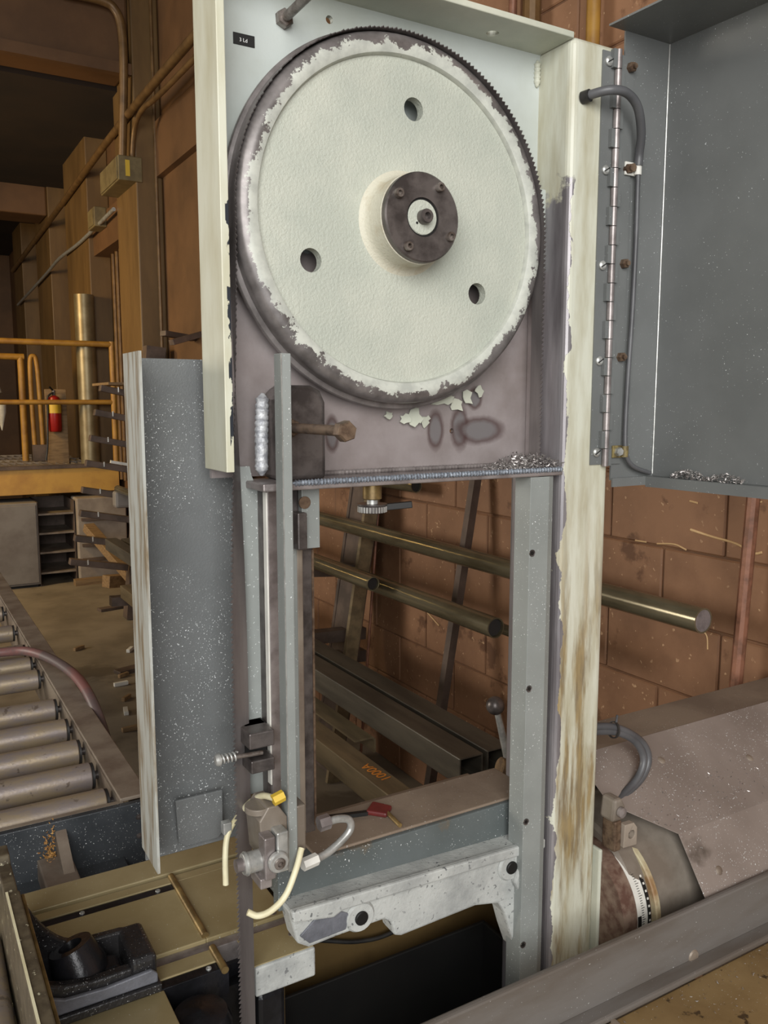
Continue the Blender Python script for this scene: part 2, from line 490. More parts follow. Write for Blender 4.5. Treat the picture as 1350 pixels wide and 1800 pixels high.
# conduits
tag(sweep('conduit_pipe', [(1.63, 3.0, 3.62), (1.63, 6.4, 3.64), (1.63, 9.4, 3.53), (1.63, 12.9, 3.40)], .028, 'conduit', n=10, seg=4),
    'long brown conduit running high along the wall past the pilasters', 'conduit')
tag(sweep('conduit_pipe', [(1.66, 3.0, 3.52), (1.65, 5.5, 3.56), (1.64, 6.0, 3.58), (1.64, 6.2, 3.55), (1.64, 6.30, 3.48), (1.64, 6.38, 3.3)], .018, 'conduit', n=8),
    'thin conduit bending down into the top of the junction box', 'conduit')
tag(sweep('conduit_pipe', [(1.2, 6.33, 4.34), (1.46, 6.33, 4.34), (1.55, 6.33, 4.30), (1.59, 6.33, 4.18), (1.60, 6.36, 3.9), (1.60, 6.5, 3.32)], .03, 'conduit', n=10),
    'thick dark conduit bending from the overhead beam down to the junction box', 'conduit')
tag(cyl('conduit_pipe', (1.80, 6.335, 0.2), (1.80, 6.335, 5.9), .012, 'conduit', n=8),
    'thin vertical conduit on the face of the nearest pilaster', 'conduit')
for i in range(4):
    tag(cyl('conduit_pipe', (XW - .03, 7.42 + i * .14, .9), (XW - .03, 7.42 + i * .14, 2.9), .018, 'conduit', n=8),
        '%s of the four thin parallel vertical conduits between two pilasters' % ['rightmost', 'second from the right', 'third from the right', 'leftmost'][i], 'conduit', 'four parallel conduits on the wall')
tag(sweep('conduit_pipe', [(1.64, 6.98, 3.1), (1.64, 8.3, 3.06), (1.62, 9.3, 3.05), (1.62, 10.2, 3.0), (1.62, 12.5, 2.9)], .016, 'zinc', n=8, seg=4),
    'pale thin conduit running from the junction box to the far pilasters', 'conduit')
tag(cyl('wall_pipe', (XW - .08, 1.30, .78), (XW - .03, 1.27, 2.4), .016, 'copper', n=10), 'thin rusty pipe leaning against the block wall by the hood', 'pipe')
tag(sweep('conduit_pipe', [(XW - .05, 1.896, 2.0), (XW - .05, 1.896, 3.4), (XW - .05, 1.896, 5.9)], .020, 'rail_yellow', n=10),
    'yellowish vertical pipe on the wall above the hinged cover', 'pipe')
tag(cyl('conduit_pipe', (XW - .05, 2.166, 2.0), (XW - .05, 2.166, 5.9), .028, 'conduit', n=10),
    'brown vertical pipe on the wall above the saw wheel', 'pipe')
tag(cyl('conduit_pipe', (XW - .04, 2.272, 2.0), (XW - .04, 2.272, 5.9), .013, 'copper', n=10),
    'thin rusty vertical pipe left of the thicker brown pipe above the wheel', 'pipe')

jb = T('junction_box', 'large electrical junction box with a yellow sticker on the near pilaster', 'junction box', (1.6, 6.7, 3.16))
box('box_body', 1.53, 1.70, 6.33, 6.9, 3.17, 3.34, 'boxgrey', jb, bevel=.006)
box('cover_plate', 1.522, 1.53, 6.35, 6.88, 3.18, 3.33, 'boxgrey', jb, bevel=.002)
box('sticker', 1.58, 1.61, 6.326, 6.331, 3.20, 3.31, 'yellow', jb)
jb = T('junction_box', 'small flat junction box on the wall behind the large one', 'junction box', (1.62, 7.6, 3.06))
box('box_body', 1.60, 1.70, 7.5, 7.75, 3.06, 3.22, 'boxgrey', jb, bevel=.006)
box('cover_plate', 1.594, 1.60, 7.52, 7.73, 3.075, 3.205, 'boxgrey', jb)

# ================================================================== FAR PLATFORM
pl = T('platform', 'raised steel platform with grated deck and tan edge beam', 'platform', (0.9, 8.2, 0))
box('edge_beam', -1.2, 1.80, 7.86, 7.9, .80, 1.02, 'plat_beam', pl, bevel=.004)
box('deck_edge', -1.2, 1.80, 7.84, 7.92, 1.02, 1.05, 'rack', pl)
box('deck_plate', -1.2, 1.64, 7.92, 9.9, .98, 1.0, 'black', pl)
for k in range(5):
    box('grating_bar', -1.2, 1.64, 8.02 + k * .42, 8.05 + k * .42, 1.0, 1.045, 'rail', pl)
for k in range(18):
    box('grating_bar', .45 + k * .068, .462 + k * .068, 7.92, 9.7, 1.0, 1.04, 'rail', pl)
for x in (.3, 1.70):
    box('leg', x, x + .07, 7.9, 7.97, 0, .98, 'rack', pl)
for z, r in ((2.115, .026), (1.60, .022)):
    cyl('handrail', (-1.2, 7.9, z), (1.79, 7.9, z), r, 'rail_yellow', pl, n=12)
cyl('rail_post', (1.79, 7.9, 1.03), (1.79, 7.9, 2.14), .028, 'rail_yellow', pl, n=12)
cyl('rail_post', (-.6, 7.9, 1.03), (-.6, 7.9, 2.14), .028, 'rail_yellow', pl, n=12)

hf = T('pipe_stand', 'yellow square pipe frame standing on the grated platform', 'frame', (.9, 8.6, 1.05))
cyl('upright', (1.11, 8.6, 1.05), (1.11, 8.6, 2.03), .03, 'rail_yellow', hf, n=12)
cyl('upright', (.4, 8.6, 1.05), (.4, 8.6, 2.03), .03, 'rail_yellow', hf, n=12)
cyl('top_bar', (.38, 8.6, 2.02), (1.14, 8.6, 2.02), .03, 'rail_yellow', hf, n=12)
hf = T('pipe_loop', 'narrow bent pipe loop beside the yellow frame', 'frame', (1.22, 8.6, 1.05))
sweep('loop', [(1.20, 8.6, 1.05), (1.19, 8.6, 1.5), (1.19, 8.6, 1.95), (1.22, 8.6, 2.03), (1.25, 8.6, 1.95), (1.265, 8.6, 1.5), (1.27, 8.6, 1.05)], .022, 'rail_yellow', hf, n=10)
box('foot', 1.17, 1.30, 8.55, 8.65, 1.045, 1.20, 'rack', hf)

fe = T('fire_extinguisher', 'red fire extinguisher with yellow label hung on a pale board', 'fire extinguisher', (1.34, 8.30, 1.30))
lathe('cylinder', [(.0, 0), (.05, 0), (.058, .012), (.058, .28), (.045, .315), (.02, .33), (.0, .335)], (1.34, 8.30, 1.33), (0, 0, 1), 'red', fe, 20)
lathe('label_band', [(.0588, .17), (.0588, .25)], (1.34, 8.30, 1.33), (0, 0, 1), 'yellow', fe, 20)
cyl('valve', (1.34, 8.30, 1.66), (1.34, 8.30, 1.71), .015, 'dark_steel', fe, n=10)
beam('valve_handle', (1.34, 8.30, 1.70), (1.30, 8.27, 1.74), .012, .012, 'black', fe)
sweep('discharge_hose', [(1.33, 8.29, 1.69), (1.28, 8.27, 1.64), (1.275, 8.27, 1.5), (1.255, 8.25, 1.2), (1.235, 8.24, 1.07)], .009, 'black_rubber', fe, n=8)
tag(box('backing_board', 1.27, 1.46, 8.36, 8.38, 1.0, 1.72, 'wood', bevel=.004), 'pale tan board standing behind the fire extinguisher', 'board')

hl = T('hanging_cone', 'small white funnel hanging on a hook behind the rails', 'funnel', (.93, 8.9, 1.35))
cyl('hook_rod', (.93, 8.9, 1.74), (.93, 8.9, 1.62), .01, 'zinc', hl, n=8)
lathe('bracket', [(.0, 0), (.04, .01), (.03, .06), (0, .07)], (.93, 8.9, 1.68), (0, 0, 1), 'zinc', hl, 12)
lathe('cone', [(.004, 0), (.045, .17), (.05, .24), (.03, .27), (.0, .27)], (.95, 8.9, 1.33), (0, 0, 1), 'white', hl, 14)
cyl('side_tube', (.90, 8.9, 1.50), (.905, 8.9, 1.66), .014, 'zinc', hl, n=8)

tag(cyl('round_duct', (1.585, 8.0, 1.0), (1.585, 8.0, 2.55), .085, 'silver_duct', n=28), 'shiny round metal duct standing in front of the second pilaster', 'duct')

# cupboards below the platform
cb = T('steel_cabinet', 'plain grey steel cabinet under the platform', 'cabinet', (.7, 7.9, 0))
box('body', .35, 1.07, 7.75, 8.2, .02, .74, 'cab', cb, bevel=.006)
box('door', .37, 1.055, 7.735, 7.75, .04, .72, 'cab', cb, bevel=.003)
box('plinth', .37, 1.05, 7.77, 8.18, 0, .02, 'black', cb)
sh = T('open_shelf', 'dark open shelf unit with four steel shelves under the platform', 'shelf', (1.2, 7.9, 0))
for z in (.10, .28, .45, .62):
    box('shelf_board', 1.075, 1.375, 7.78, 8.25, z, z + .016, 'rail', sh)
box('back', 1.075, 1.375, 8.25, 8.27, 0, .74, 'rack', sh)
box('side', 1.07, 1.078, 7.78, 8.25, 0, .74, 'rack', sh)
box('side', 1.372, 1.38, 7.78, 8.25, 0, .74, 'rack', sh)
bn = T('stone_bench', 'pale worn bench block with horizontal ledges right of the open shelves', 'bench', (1.6, 7.9, 0))
box('body', 1.39, 1.82, 7.72, 8.0, 0, .76, 'bench', bn, bevel=.012)
for z in (.2, .33, .56):
    box('ledge', 1.42, 1.80, 7.67, 7.72, z, z + .022, 'rack', bn)
box('base_plank', 1.33, 1.80, 7.6, 7.7, 0, .05, 'wood', bn)
tag(beam('timber', (1.40, 7.3, .56), (1.70, 6.2, .02), .09, .07, 'wood', bevel=.004), 'brown timber leaning from the pale bench to the floor', 'timber')
tag(beam('timber', (1.46, 7.0, .14), (1.80, 7.15, .10), .10, .10, 'wood', bevel=.004), 'short timber offcut lying at the foot of the pale bench', 'timber')

# cantilever rack near the guard: arms tilt up at the tip
rk = T('cantilever_rack', 'brown cantilever rack with eight upturned arms against the wall', 'rack', (1.55, 6.2, 0))
beam('upright', (1.50, 6.25, 0), (1.72, 6.25, 2.0), .12, .14, 'rack', rk, upv=(1, 0, 0))
for (x, z) in ((1.31, 1.70), (1.265, 1.53), (1.225, 1.35), (1.19, 1.175), (1.155, .985), (1.135, .82), (1.09, .645), (1.05, .48)):
    beam('arm', (x, 6.2, z), (x + .40, 6.2, z - .082), .07, .045, 'rack', rk, bevel=.004)
    cyl('arm_pin', (x + .12, 6.16, z - .03), (x + .12, 6.16, z + .005), .006, 'zinc', rk, n=8)
tag(box('stock_plate', 1.34, 1.75, 6.0, 6.1, .86, .98, 'cab', bevel=.02), 'grey rounded steel block lying on a rack arm', 'block')
tag(beam('stock_bar', (1.36, 6.19, 1.178), (1.62, 6.19, 1.124), .03, .02, 'white'), 'thin white bar lying across the rack arms', 'bar')
tag(box('wood_offcut', 1.36, 1.70, 6.15, 6.7, 1.722, 1.74, 'wood'), 'thin board resting on the topmost rack arm', 'board')
for i, (p, q) in enumerate((((1.60, 5.6, 2.05), (1.84, 5.7, 2.03)), ((1.61, 5.45, 1.98), (1.84, 5.5, 2.05)))):
    tag(beam('wall_bracket', p, q, .06, .035, 'rack', bevel=.003), ['upper dark bracket arm jutting from the wall above the guard', 'lower dark bracket arm slanting up to the wall above the guard'][i], 'bracket')

# scraps on the floor
for x, y, s, m, a, lab in ((1.43, 6.6, .12, 'rack', .2, 'dark steel scrap lying farthest back on the floor below the rack'),
                           (1.26, 5.4, .04, 'white', 1.0, 'small white chip on the floor between dark scrap and rack'),
                           (1.10, 4.9, .035, 'wood', .5, 'tan sliver on the floor left of the guard'),
                           (1.05, 4.75, .04, 'white', .1, 'white sliver on the floor close to the tan sliver'),
                           (1.2, 5.0, .13, 'rack', .3, 'dark flat steel scrap on the floor touching the guard edge'),
                           (1.02, 4.5, .035, 'wood', .8, 'tan crumb on the floor halfway down the guard'),
                           (.98, 5.6, .04, 'wood', .6, 'tan crumb alone in the middle of the dusty floor'),
                           (.97, 4.3, .04, 'white', 1.4, 'white crumb on the floor near the hose end'),
                           (.93, 4.05, .04, 'wood', .1, 'tan crumb on the floor nearest to the conveyor end')):
    d = Vector((cos(a), sin(a), 0)) * s
    tag(beam('floor_scrap', Vector((x, y, .011)) - d, Vector((x, y, .011)) + d, s * .6, .022, m, bevel=.003), lab, 'scrap', 'scraps on the floor')

# ================================================================== STOCK RACK BEHIND THE SAW
for i, (y, lab) in enumerate(((3.15, 'leaning rack upright seen through the saw frame, with a copper coloured edge'), (4.6, 'far leaning rack upright partly hidden by the saw post'))):
    r = T('rack_upright', lab, 'rack', (1.6, y, 0))
    beam('web', (1.56, y, 0), (1.775, y, 1.32), .22, .02, 'rack', r, upv=(1, 0, .1))
    beam('flange', (1.53, y - .11, 0), (1.745, y - .11, 1.32), .02, .06, 'angle_brown', r, upv=(1, 0, .1))
    beam('flange', (1.60, y + .11, 0), (1.81, y + .11, 1.32), .02, .10, 'rack', r, upv=(1, 0, .1))
    cyl('edge_rod', (1.665, y - .10, 0), (1.775, y - .10, 1.32), .006, 'copper', r, n=8)
    for z, x in ((.90, 1.40), (.62, 1.10), (.52, .98)):
        beam('arm', (x, y, z + .01), (1.74, y, z - .02), .06, .05, 'rack', r)
r = T('rack_upright', 'slim leaning rack leg beside the grey slotted strip', 'rack', (1.65, 2.4, 0))
beam('leg', (1.56, 2.4, 0), (1.83, 2.4, 1.6), .03, .03, 'rack', r, upv=(1, 0, .1))

def stock_pipe(label, x, z, r, y0, y1, plugged=False):
    t = T('steel_pipe', label, 'pipe', (x, (y0 + y1) / 2, z - r), 'round pipes on the stock rack')
    pipe_shell('tube', (x, y0, z), (x, y1, z), r, .004, 'pipe', t)
    if plugged: lathe('end_cap', [(0, 0), (r - .004, 0), (r - .004, .004), (0, .004)], (x, y0 + .0005, z), (0, 1, 0), 'pipe_end', t, 28)
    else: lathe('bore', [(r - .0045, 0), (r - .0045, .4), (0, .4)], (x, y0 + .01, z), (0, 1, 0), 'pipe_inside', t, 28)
stock_pipe('longest upper steel pipe with a flat closed end passing behind the saw column', 1.65, 1.082, .031, 1.305, 6.0, True)
stock_pipe('middle steel pipe with a wide open end beside the grey strip', 1.45, .965, .030, 1.845, 6.0)
stock_pipe('short steel pipe whose open end sits left of the middle pipe', 1.36, 1.0, .0245, 2.39, 6.0)
stock_pipe('high steel pipe ending just under the welded shelf', 1.75, 1.277, .026, 2.735, 6.0)
stock_pipe('thin dark pipe stub behind the grey slotted strip', 1.6, .905, .017, 1.75, 4.0)

def sq_tube(name, label, x, z, s, y0, y1, mat_, group=None):
    t = T(name, label, 'tube', (x, (y0 + y1) / 2, z), group)
    wl = .005
    out = [(x - s, z - s), (x + s, z - s), (x + s, z + s), (x - s, z + s)]
    q = s - wl
    inn = [(x - q, z - q), (x + q, z - q), (x + q, z + q), (x - q, z + q)]
    prism('tube_wall', out, 'xz', y0, y1, mat_, t, holes=[inn], bevel=.003)
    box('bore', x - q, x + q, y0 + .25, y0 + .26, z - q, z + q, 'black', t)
    return t
sq_tube('square_tube', 'dark square steel tube with an open end behind the cross beam', 1.19, .698, .036, 1.60, 5.5, 'tube_steel')
sq_tube('square_tube', 'second dark square tube lying behind the front one', 1.29, .69, .036, 1.62, 5.5, 'tube_steel')
t = sq_tube('square_tube', 'brown square bar with orange stock number near its end', 1.045, .60, .034, 1.62, 4.5, 'angle_brown')
text('stock_number', '1000A', .042, 'orange', t, (1.05, 1.83, .6346), (0, 0, radians(96)))
t = T('channel_stock', 'rounded open steel channel beside the numbered bar', 'channel', (1.14, 3, .62))
prism('web', [(1.105, .63), (1.165, .63), (1.175, .62), (1.175, .58), (1.169, .58), (1.169, .617), (1.162, .624), (1.105, .624)], 'xz', 2.05, 4.5, 'angle_brown', t)

# ================================================================== SAW FRAME
fr = T('bandsaw', 'cream painted bandsaw head frame with back panel, worn column and welded shelf', 'saw frame', (.66, 1.05, .42))
YB = 1.075
WX, WZ = .635, 1.845
panel = prism('back_panel', [(.366, 1.50), (.915, 1.50), (.915, 2.139), (.366, 2.139)], 'xz', YB, YB + .008, 'panel_worn', fr,
      holes=[circ(.546, 2.108, .0055, 12), circ(.575, 1.553, .004, 10), circ(.752, 1.556, .004, 10)])
box('side_flange', .360, .3705, 1.0, YB + .008, 1.513, 2.145, 'flange_worn', fr, bevel=.001)
prism('top_flange', [(.370, 1.0), (.913, 1.0), (.913, YB + .01), (.370, YB + .01)], 'xy', 2.134, 2.143, 'cream', fr, holes=[circ(.80, 1.05, .009, 14)], bevel=.0015)
box('column', .911, 1.013, 1.0, 1.13, .43, 2.139, 'column_worn', fr, bevel=.011, bseg=4)
box('corner_post', .897, .913, 1.052, YB + .001, 1.505, 1.93, 'panel_worn', fr, bevel=.004)
# weld beads
def bead(parent, pts, r, mat_='weld', ripple=.28, pitch=.006):
    P = spline(pts, 6); L = sum((P[i + 1] - P[i]).length for i in range(len(P) - 1))
    N = max(12, int(L / (pitch / 4)))
    Q = []
    for i in range(N + 1):
        t = i / N * (len(P) - 1); k = min(int(t), len(P) - 2); Q.append(P[k].lerp(P[k + 1], t - k))
    rad = [r * min(1, (min(i, N - i) + 1) / 5) * (1 - ripple * (i % 4) / 3 + random.uniform(-.06, .06)) for i in range(N + 1)]
    return sweep('weld_bead', Q, r, mat_, parent, n=8, straight=True, radii=rad)
bead(fr, [(.905, 1.073, 2.125), (.905, 1.073, 2.085)], .006, 'cream')
shelf = box('shelf', .404, .905, .990, YB, 1.487, 1.497, 'steel', fr, bevel=.002)
bead(shelf, [(.444, .990, 1.4965), (.66, .989, 1.497), (.905, .990, 1.4965)], .0045, 'weld_blue', .35, .005)
bead(fr, [(.50, 1.072, 1.5), (.70, 1.073, 1.5), (.90, 1.072, 1.5)], .004, 'steel', .15)
boss = prism('boss_block', [(.438, 1.497), (.505, 1.497), (.505, 1.60), (.498, 1.615), (.484, 1.622), (.455, 1.622), (.442, 1.614), (.438, 1.60)], 'xz', 1.012, YB, 'dark_steel', fr, bevel=.007, smooth=40)
bead(fr, [(.428, 1.045, 1.612), (.425, 1.043, 1.56), (.424, 1.043, 1.503)], .0095, 'weld', .10, .008)
# decal
lab = box('decal', .409, .438, YB - .0012, YB, 2.0505, 2.0645, 'black', fr, bevel=.0004)
text('decal_text', '3 Ld', .0062, 'ink', lab, (.4225, YB - .0014, 2.0565), (radians(90), 0, 0), .0001)
# jack bolts
def jack_bolt(x, z, y0, y1, r, hr, nut_at, mat_):
    b = cyl('jack_bolt', (x, y0, z), (x, y1, z), r, mat_, fr, n=14)
    hexhead('bolt_head', (x, y1 + .004, z), (x, y1 - .012, z), hr, mat_, b)
    hexhead('nut', (x, nut_at, z), (x, nut_at - .010, z), hr * .95, mat_, b, .6)
    return b
jack_bolt(.452, 1.567, 1.02, .862, .0065, .0125, 1.012, 'rusty_bolt')
jack_bolt(.478, 2.093, YB, .86, .006, .0125, YB - .001, 'bolt_steel')
# paint flakes hanging on the bare panel below the wheel
def flake(cx, cz, w_, h_):
    k = random.randint(9, 12)
    pts = [(cx + w_ * random.uniform(.42, 1.15) * cos(2 * pi * i / k), cz + h_ * random.uniform(.42, 1.15) * sin(2 * pi * i / k)) for i in range(k)]
    o = prism('paint_flake', pts, 'xz', YB - .006, YB - .0045, 'cream', fr)
    o.rotation_euler = (random.uniform(-.35, .35), random.uniform(-.2, .2), random.uniform(-.3, .3))
for a in ((.665, 1.575, .011, .012), (.683, 1.577, .013, .015), (.700, 1.573, .008, .012), (.735, 1.602, .022, .010), (.758, 1.596, .016, .015), (.776, 1.606, .014, .016), (.80, 1.617, .010, .010), (.636, 1.581, .010, .006)):
    flake(*a)
fl = flakes('metal_chips', 900, lambda: (lambda t, u: (.80 + t * .11, .994 + random.random() * .075, 1.498 + .024 * u * max(0, 1 - abs(t - .62) * 1.7)))(random.random(), random.random()), .0035, 'chip')
tag(fl, 'heap of silver metal chips on the right end of the welded shelf', 'chips')

# ================================================================== BAND WHEEL
wh = T('band_wheel', 'large pale grey bandsaw wheel with three holes and steel hub', 'wheel', (WX, 1.035, WZ - .25))
prism('disc', circ(WX, WZ, .222, 96), 'xz', 1.0295, 1.044, 'wheel_paint', wh,
      holes=[circ(WX + .1545 * cos(radians(a)), WZ + .1545 * sin(radians(a)), .0155, 24) for a in (84, 203, 326)], smooth=40)
RIM = [(.2165, 0.0285), (.2165, .0275), (.2185, .022), (.224, .0195), (.231, .0195), (.239, .0215), (.2445, .0265), (.2465, .031), (.2470, .0335), (.2470, .046),
       (.2535, .0465), (.2545, .048), (.2545, .053), (.2525, .0545), (.2165, .0545)]
lathe('rim', [(r, -(t)) for r, t in RIM], (WX, 1.0, WZ), (0, -1, 0), 'rim_worn', wh, 128, 30, closed=True)
hub = lathe('hub', [(.060, 0), (.060, .028), (.0625, .034), (.066, .0385), (.072, .0405), (.072, .05)], (WX, .9895, WZ), (0, 1, 0), 'hub_paint', wh, 48, 50)
fl_ = lathe('hub_flange', [(.0255, 0), (.0565, 0), (.0585, .002), (.0585, .011), (.0255, .011)], (WX, .979, WZ), (0, 1, 0), 'dark_steel', wh, 56, 30, closed=True)
for a in (59, 147, 238, 333):
    socket_screw('cap_screw', (WX + .0475 * cos(radians(a)), .979, WZ + .0475 * sin(radians(a))), (0, -1, 0), .0062, .0075, 'bolt_steel', fl_)
lathe('bearing_ring', [(.0255, 0), (.0255, .004), (.0225, .004), (.0225, .0)], (WX, .9815, WZ), (0, 1, 0), 'black', wh, 40, 30, closed=True)
cp = lathe('centre_cap', [(0, 0), (.022, 0), (.0228, .001), (.0228, .006), (0, .006)], (WX, .980, WZ), (0, 1, 0), 'wheel_paint', wh, 40, 30)
cyl('vent_hole', (WX - .009, .9796, WZ - .008), (WX - .009, .981, WZ - .008), .0018, 'black', cp, n=10)
socket_screw('centre_bolt', (WX, .980, WZ), (0, -1, 0), .0095, .013, 'dark_steel', wh)

# ================================================================== SAW BLADE
def make_blade():
    V = []; Fc = []
    pitch = .0068; W = .0238; TIP = .0292; R = .2476
    Yb = 1.0465                     # back edge on the wheel
    st = []                         # (centre point, width dir, normal, tangent)
    def left(z):                    # run down the left side, twisting towards the guides
        s = min(1, max(0, (1.845 - z) / .62)); s = s * s * (3 - 2 * s)
        tau = radians(69) * s
        c = Vector((WX - R - .004 * s, Yb - .014, z)); wdir = Vector((-sin(tau), -cos(tau), 0))
        return c, wdir
    path = []
    z = .40
    while z < WZ:
        c, d = left(z); path.append((c, d)); z += pitch
    N = int(pi * R / pitch)
    for i in range(N + 1):
        a = pi - pi * i / N
        path.append((Vector((WX + R * cos(a), Yb - .014, WZ + R * sin(a))), Vector((0, -1, 0))))
    z = WZ - pitch
    while z > .55:
        path.append((Vector((WX + R, Yb - .014, z)), Vector((0, -1, 0)))); z -= pitch
    n_ = len(path)
    for c, d in path:
        V.append(c - d * .014); V.append(c + d * (W - .014))
    tips = []
    for i in range(n_ - 1):
        c = path[i][0].lerp(path[i + 1][0], .4); d = path[i][1].lerp(path[i + 1][1], .4)
        nn = (path[i + 1][0] - path[i][0]).cross(d).normalized() * (.0006 * ((i % 3) - 1))
        tips.append(len(V)); V.append(c + d * (TIP - .014) + nn)
    for i in range(n_ - 1):
        Fc.append((2 * i, 2 * i + 1, 2 * i + 3, 2 * i + 2)); Fc.append((2 * i + 1, tips[i], 2 * i + 3))
    o = finish('bandsaw_blade', V, Fc, 'blade_steel', None)
    so = o.modifiers.new('thick', 'SOLIDIFY'); so.thickness = .0011; so.offset = 1.0
    return reg(o)
tag(make_blade(), 'long toothed bandsaw blade running over the wheel and down through the guide', 'saw blade')

# fuzzy roll of chips caught between flange and wheel
def brush():
    v = []; f = []
    for i in range(260):
        z = 1.885 + .075 * random.random(); a = random.uniform(0, 2 * pi)
        c = Vector((.3765, 1.05, z)); d = Vector((cos(a) * .6, -abs(sin(a)), random.uniform(-.4, .6))) * random.uniform(.004, .0085)
        s = Vector((random.uniform(-1, 1), random.uniform(-1, 1), random.uniform(-1, 1))) * .0009
        k = len(v); v += [c - s, c + s, c + d]; f.append((k, k + 1, k + 2))
    o = reg(finish('bristles', v, f, 'bristle', br, fix=False)); o['kind'] = 'stuff'
br = T('wire_brush', 'small tan wire brush against the left flange beside the wheel', 'brush', (.3765, 1.05, 1.87))
cyl('core', (.3765, 1.05, 1.875), (.3765, 1.05, 1.97), .002, 'dark_steel', br, n=8)
brush()

# ================================================================== WHEEL COVER (open door) + HINGE + CABLE
dr = T('wheel_cover', 'grey sheet metal wheel cover swung open on its hinge', 'cover', (1.1, .8, 1.475))
box('hinge_side', 1.018, 1.117, 1.0005, 1.0035, 1.476, 2.166, 'grey_paint', dr)
def inx(y): return 1.116 + (1.0 - y) * .0436
prism('main_panel', [(inx(1.0035), 1.0035), (inx(.40), .40), (inx(.40) + .003, .40), (inx(1.0035) + .003, 1.0035)], 'xy', 1.476, 2.168, 'grey_paint', dr, bevel=.0006)
prism('top_lip', [(.984, 1.002), (1.119, 1.002), (inx(.4) + .003, .40), (1.012, .40)], 'xy', 2.166, 2.169, 'grey_paint', dr)
prism('bottom_lip', [(1.018, .9985), (1.096, .9985), (inx(.4) - .022, .40), (inx(.4) + .003, .40), (1.119, 1.0035), (1.018, 1.0035)], 'xy', 1.473, 1.476, 'grey_paint', dr)
prism('inner_hem', [(1.094, .9955), (inx(.4) - .024, .40), (inx(.4) - .021, .40), (1.097, .9955)], 'xy', 1.459, 1.4765, 'grey_paint', dr)
box('side_hem', 1.018, 1.097, .9955, .9985, 1.462, 1.4765, 'grey_paint', dr)
sweep('corner_glint', [(1.1145, .9995, 1.48), (1.1145, .9995, 2.165)], .0014, 'zinc', dr, n=6, straight=True)  # thin zinc line standing in for the glint along the folded corner
fl = flakes('metal_chips', 420, lambda: (lambda t, u: (inx(.93 - .15 * t) - .004 - .010 * random.random(), .955 - .13 * t, 1.477 + .016 * u * (abs(sin(t * 6.0)) ** .6) * (1 - .2 * t)))(random.random(), random.random()), .0032, 'chip')
tag(fl, 'silver metal chips lying on the bottom lip of the open cover', 'chips')

hg = T('piano_hinge', 'long grey steel piano hinge between saw column and open cover', 'hinge', (.996, .995, 1.497))
box('frame_leaf', .969, .993, .9972, .9995, 1.500, 2.128, 'grey_paint', hg)
box('cover_leaf', 1.001, 1.035, .9972, 1.0, 1.500, 2.128, 'grey_paint', hg)
nk = 22; kz = (2.132 - 1.497) / nk
for i in range(nk):
    z0 = 1.497 + i * kz
    k = cyl('knuckle', (.997, .993, z0 + .0006), (.997, .993, z0 + kz - .0006), .0055, 'steel', hg, n=14)
    box('tab', *((.985, .997) if i % 2 else (.997, 1.008)), .990, .9975, z0 + .001, z0 + kz - .001, 'grey_paint', k)
for i, z in enumerate((2.113, 1.955, 1.812, 1.665, 1.520)):
    s_ = lathe('screw', [(0, 0), (.0045, 0), (.0072, .002), (.0072, .005), (0, .005)], (.980, .9920, z), (0, 1, 0), 'zinc', hg, 16, 30)
    beam('slot', (.975, .9917, z - .003), (.985, .9917, z + .003), .0014, .0012, 'black', s_, upv=(0, 1, 0))
for i, z in enumerate((2.112, 1.962, 1.818, 1.672)):
    b_ = hexhead('bolt', (1.026, .997, z), (1.026, .9885, z), .0078, 'rusty_bolt', hg, .2 + i)
    cyl('thread', (1.026, .989, z), (1.026, .9845, z), .004, 'rusty_bolt', b_, n=10)

cb = T('cover_cable', 'grey cable looping from the column over the hinge and down the open cover', 'cable', (1.04, .98, 1.48))
sweep('thick_sleeve', [(.934, 1.0, 2.053), (.938, .985, 2.055), (.955, .965, 2.058), (.985, .962, 2.058), (1.012, .965, 2.043), (1.032, .975, 2.012), (1.041, .986, 1.985), (1.042, .988, 1.968)], .0068, 'cable', cb, n=12)
cyl('grommet', (.932, 1.0, 2.053), (.936, .988, 2.054), .0092, 'black_rubber', cb, n=14)
sweep('thin_cable', [(1.042, .988, 1.975), (1.0445, .990, 1.93), (1.046, .991, 1.85), (1.043, .990, 1.74), (1.039, .990, 1.65), (1.037, .990, 1.58), (1.036, .988, 1.53), (1.042, .988, 1.508), (1.062, .99, 1.493), (1.100, .992, 1.482)], .0038, 'cable', cb, n=10)
for i, (x, z, m) in enumerate(((1.036, 1.963, 'white'), (1.030, 1.520, 'bristle'))):
    c_ = T('cable_clamp', ['white cable clamp with a brown bolt at the top of the thin cable', 'rusty cable clamp with a hex bolt near the bottom of the cover'][i], 'clamp', (x, .99, z))
    box('strap', x - .016, x + .006, .993, .9968, z - .010, z + .010, m, c_, bevel=.001)
    cyl('loop', (x + .007, .990, z - .009), (x + .007, .990, z + .009), .0062, m, c_, n=14)
    hexhead('bolt', (x - .006, .9935, z), (x - .006, .985, z), .0072, 'rusty_bolt' if i == 0 else 'zinc', c_)

# ================================================================== LEFT BLADE GUARD
gd = T('blade_guard', 'grey sheet metal blade guard with pale edge hanging left of the blade', 'guard', (.33, 1.1, .96))
box('side_flange', .268, .2715, 1.045, 1.124, .984, 1.662, 'guard_edge', gd)
box('main_panel', .2715, .428, 1.120, 1.1235, .965, 1.657, 'guard_paint', gd)
o = prism('bent_tab', [(.310, 1.052), (.378, 1.052), (.380, .985), (.373, .976), (.325, .976), (.315, .985)], 'xz', 1.104, 1.108, 'guard_paint', gd, bevel=.001)
o.rotation_euler = (radians(7), 0, 0)

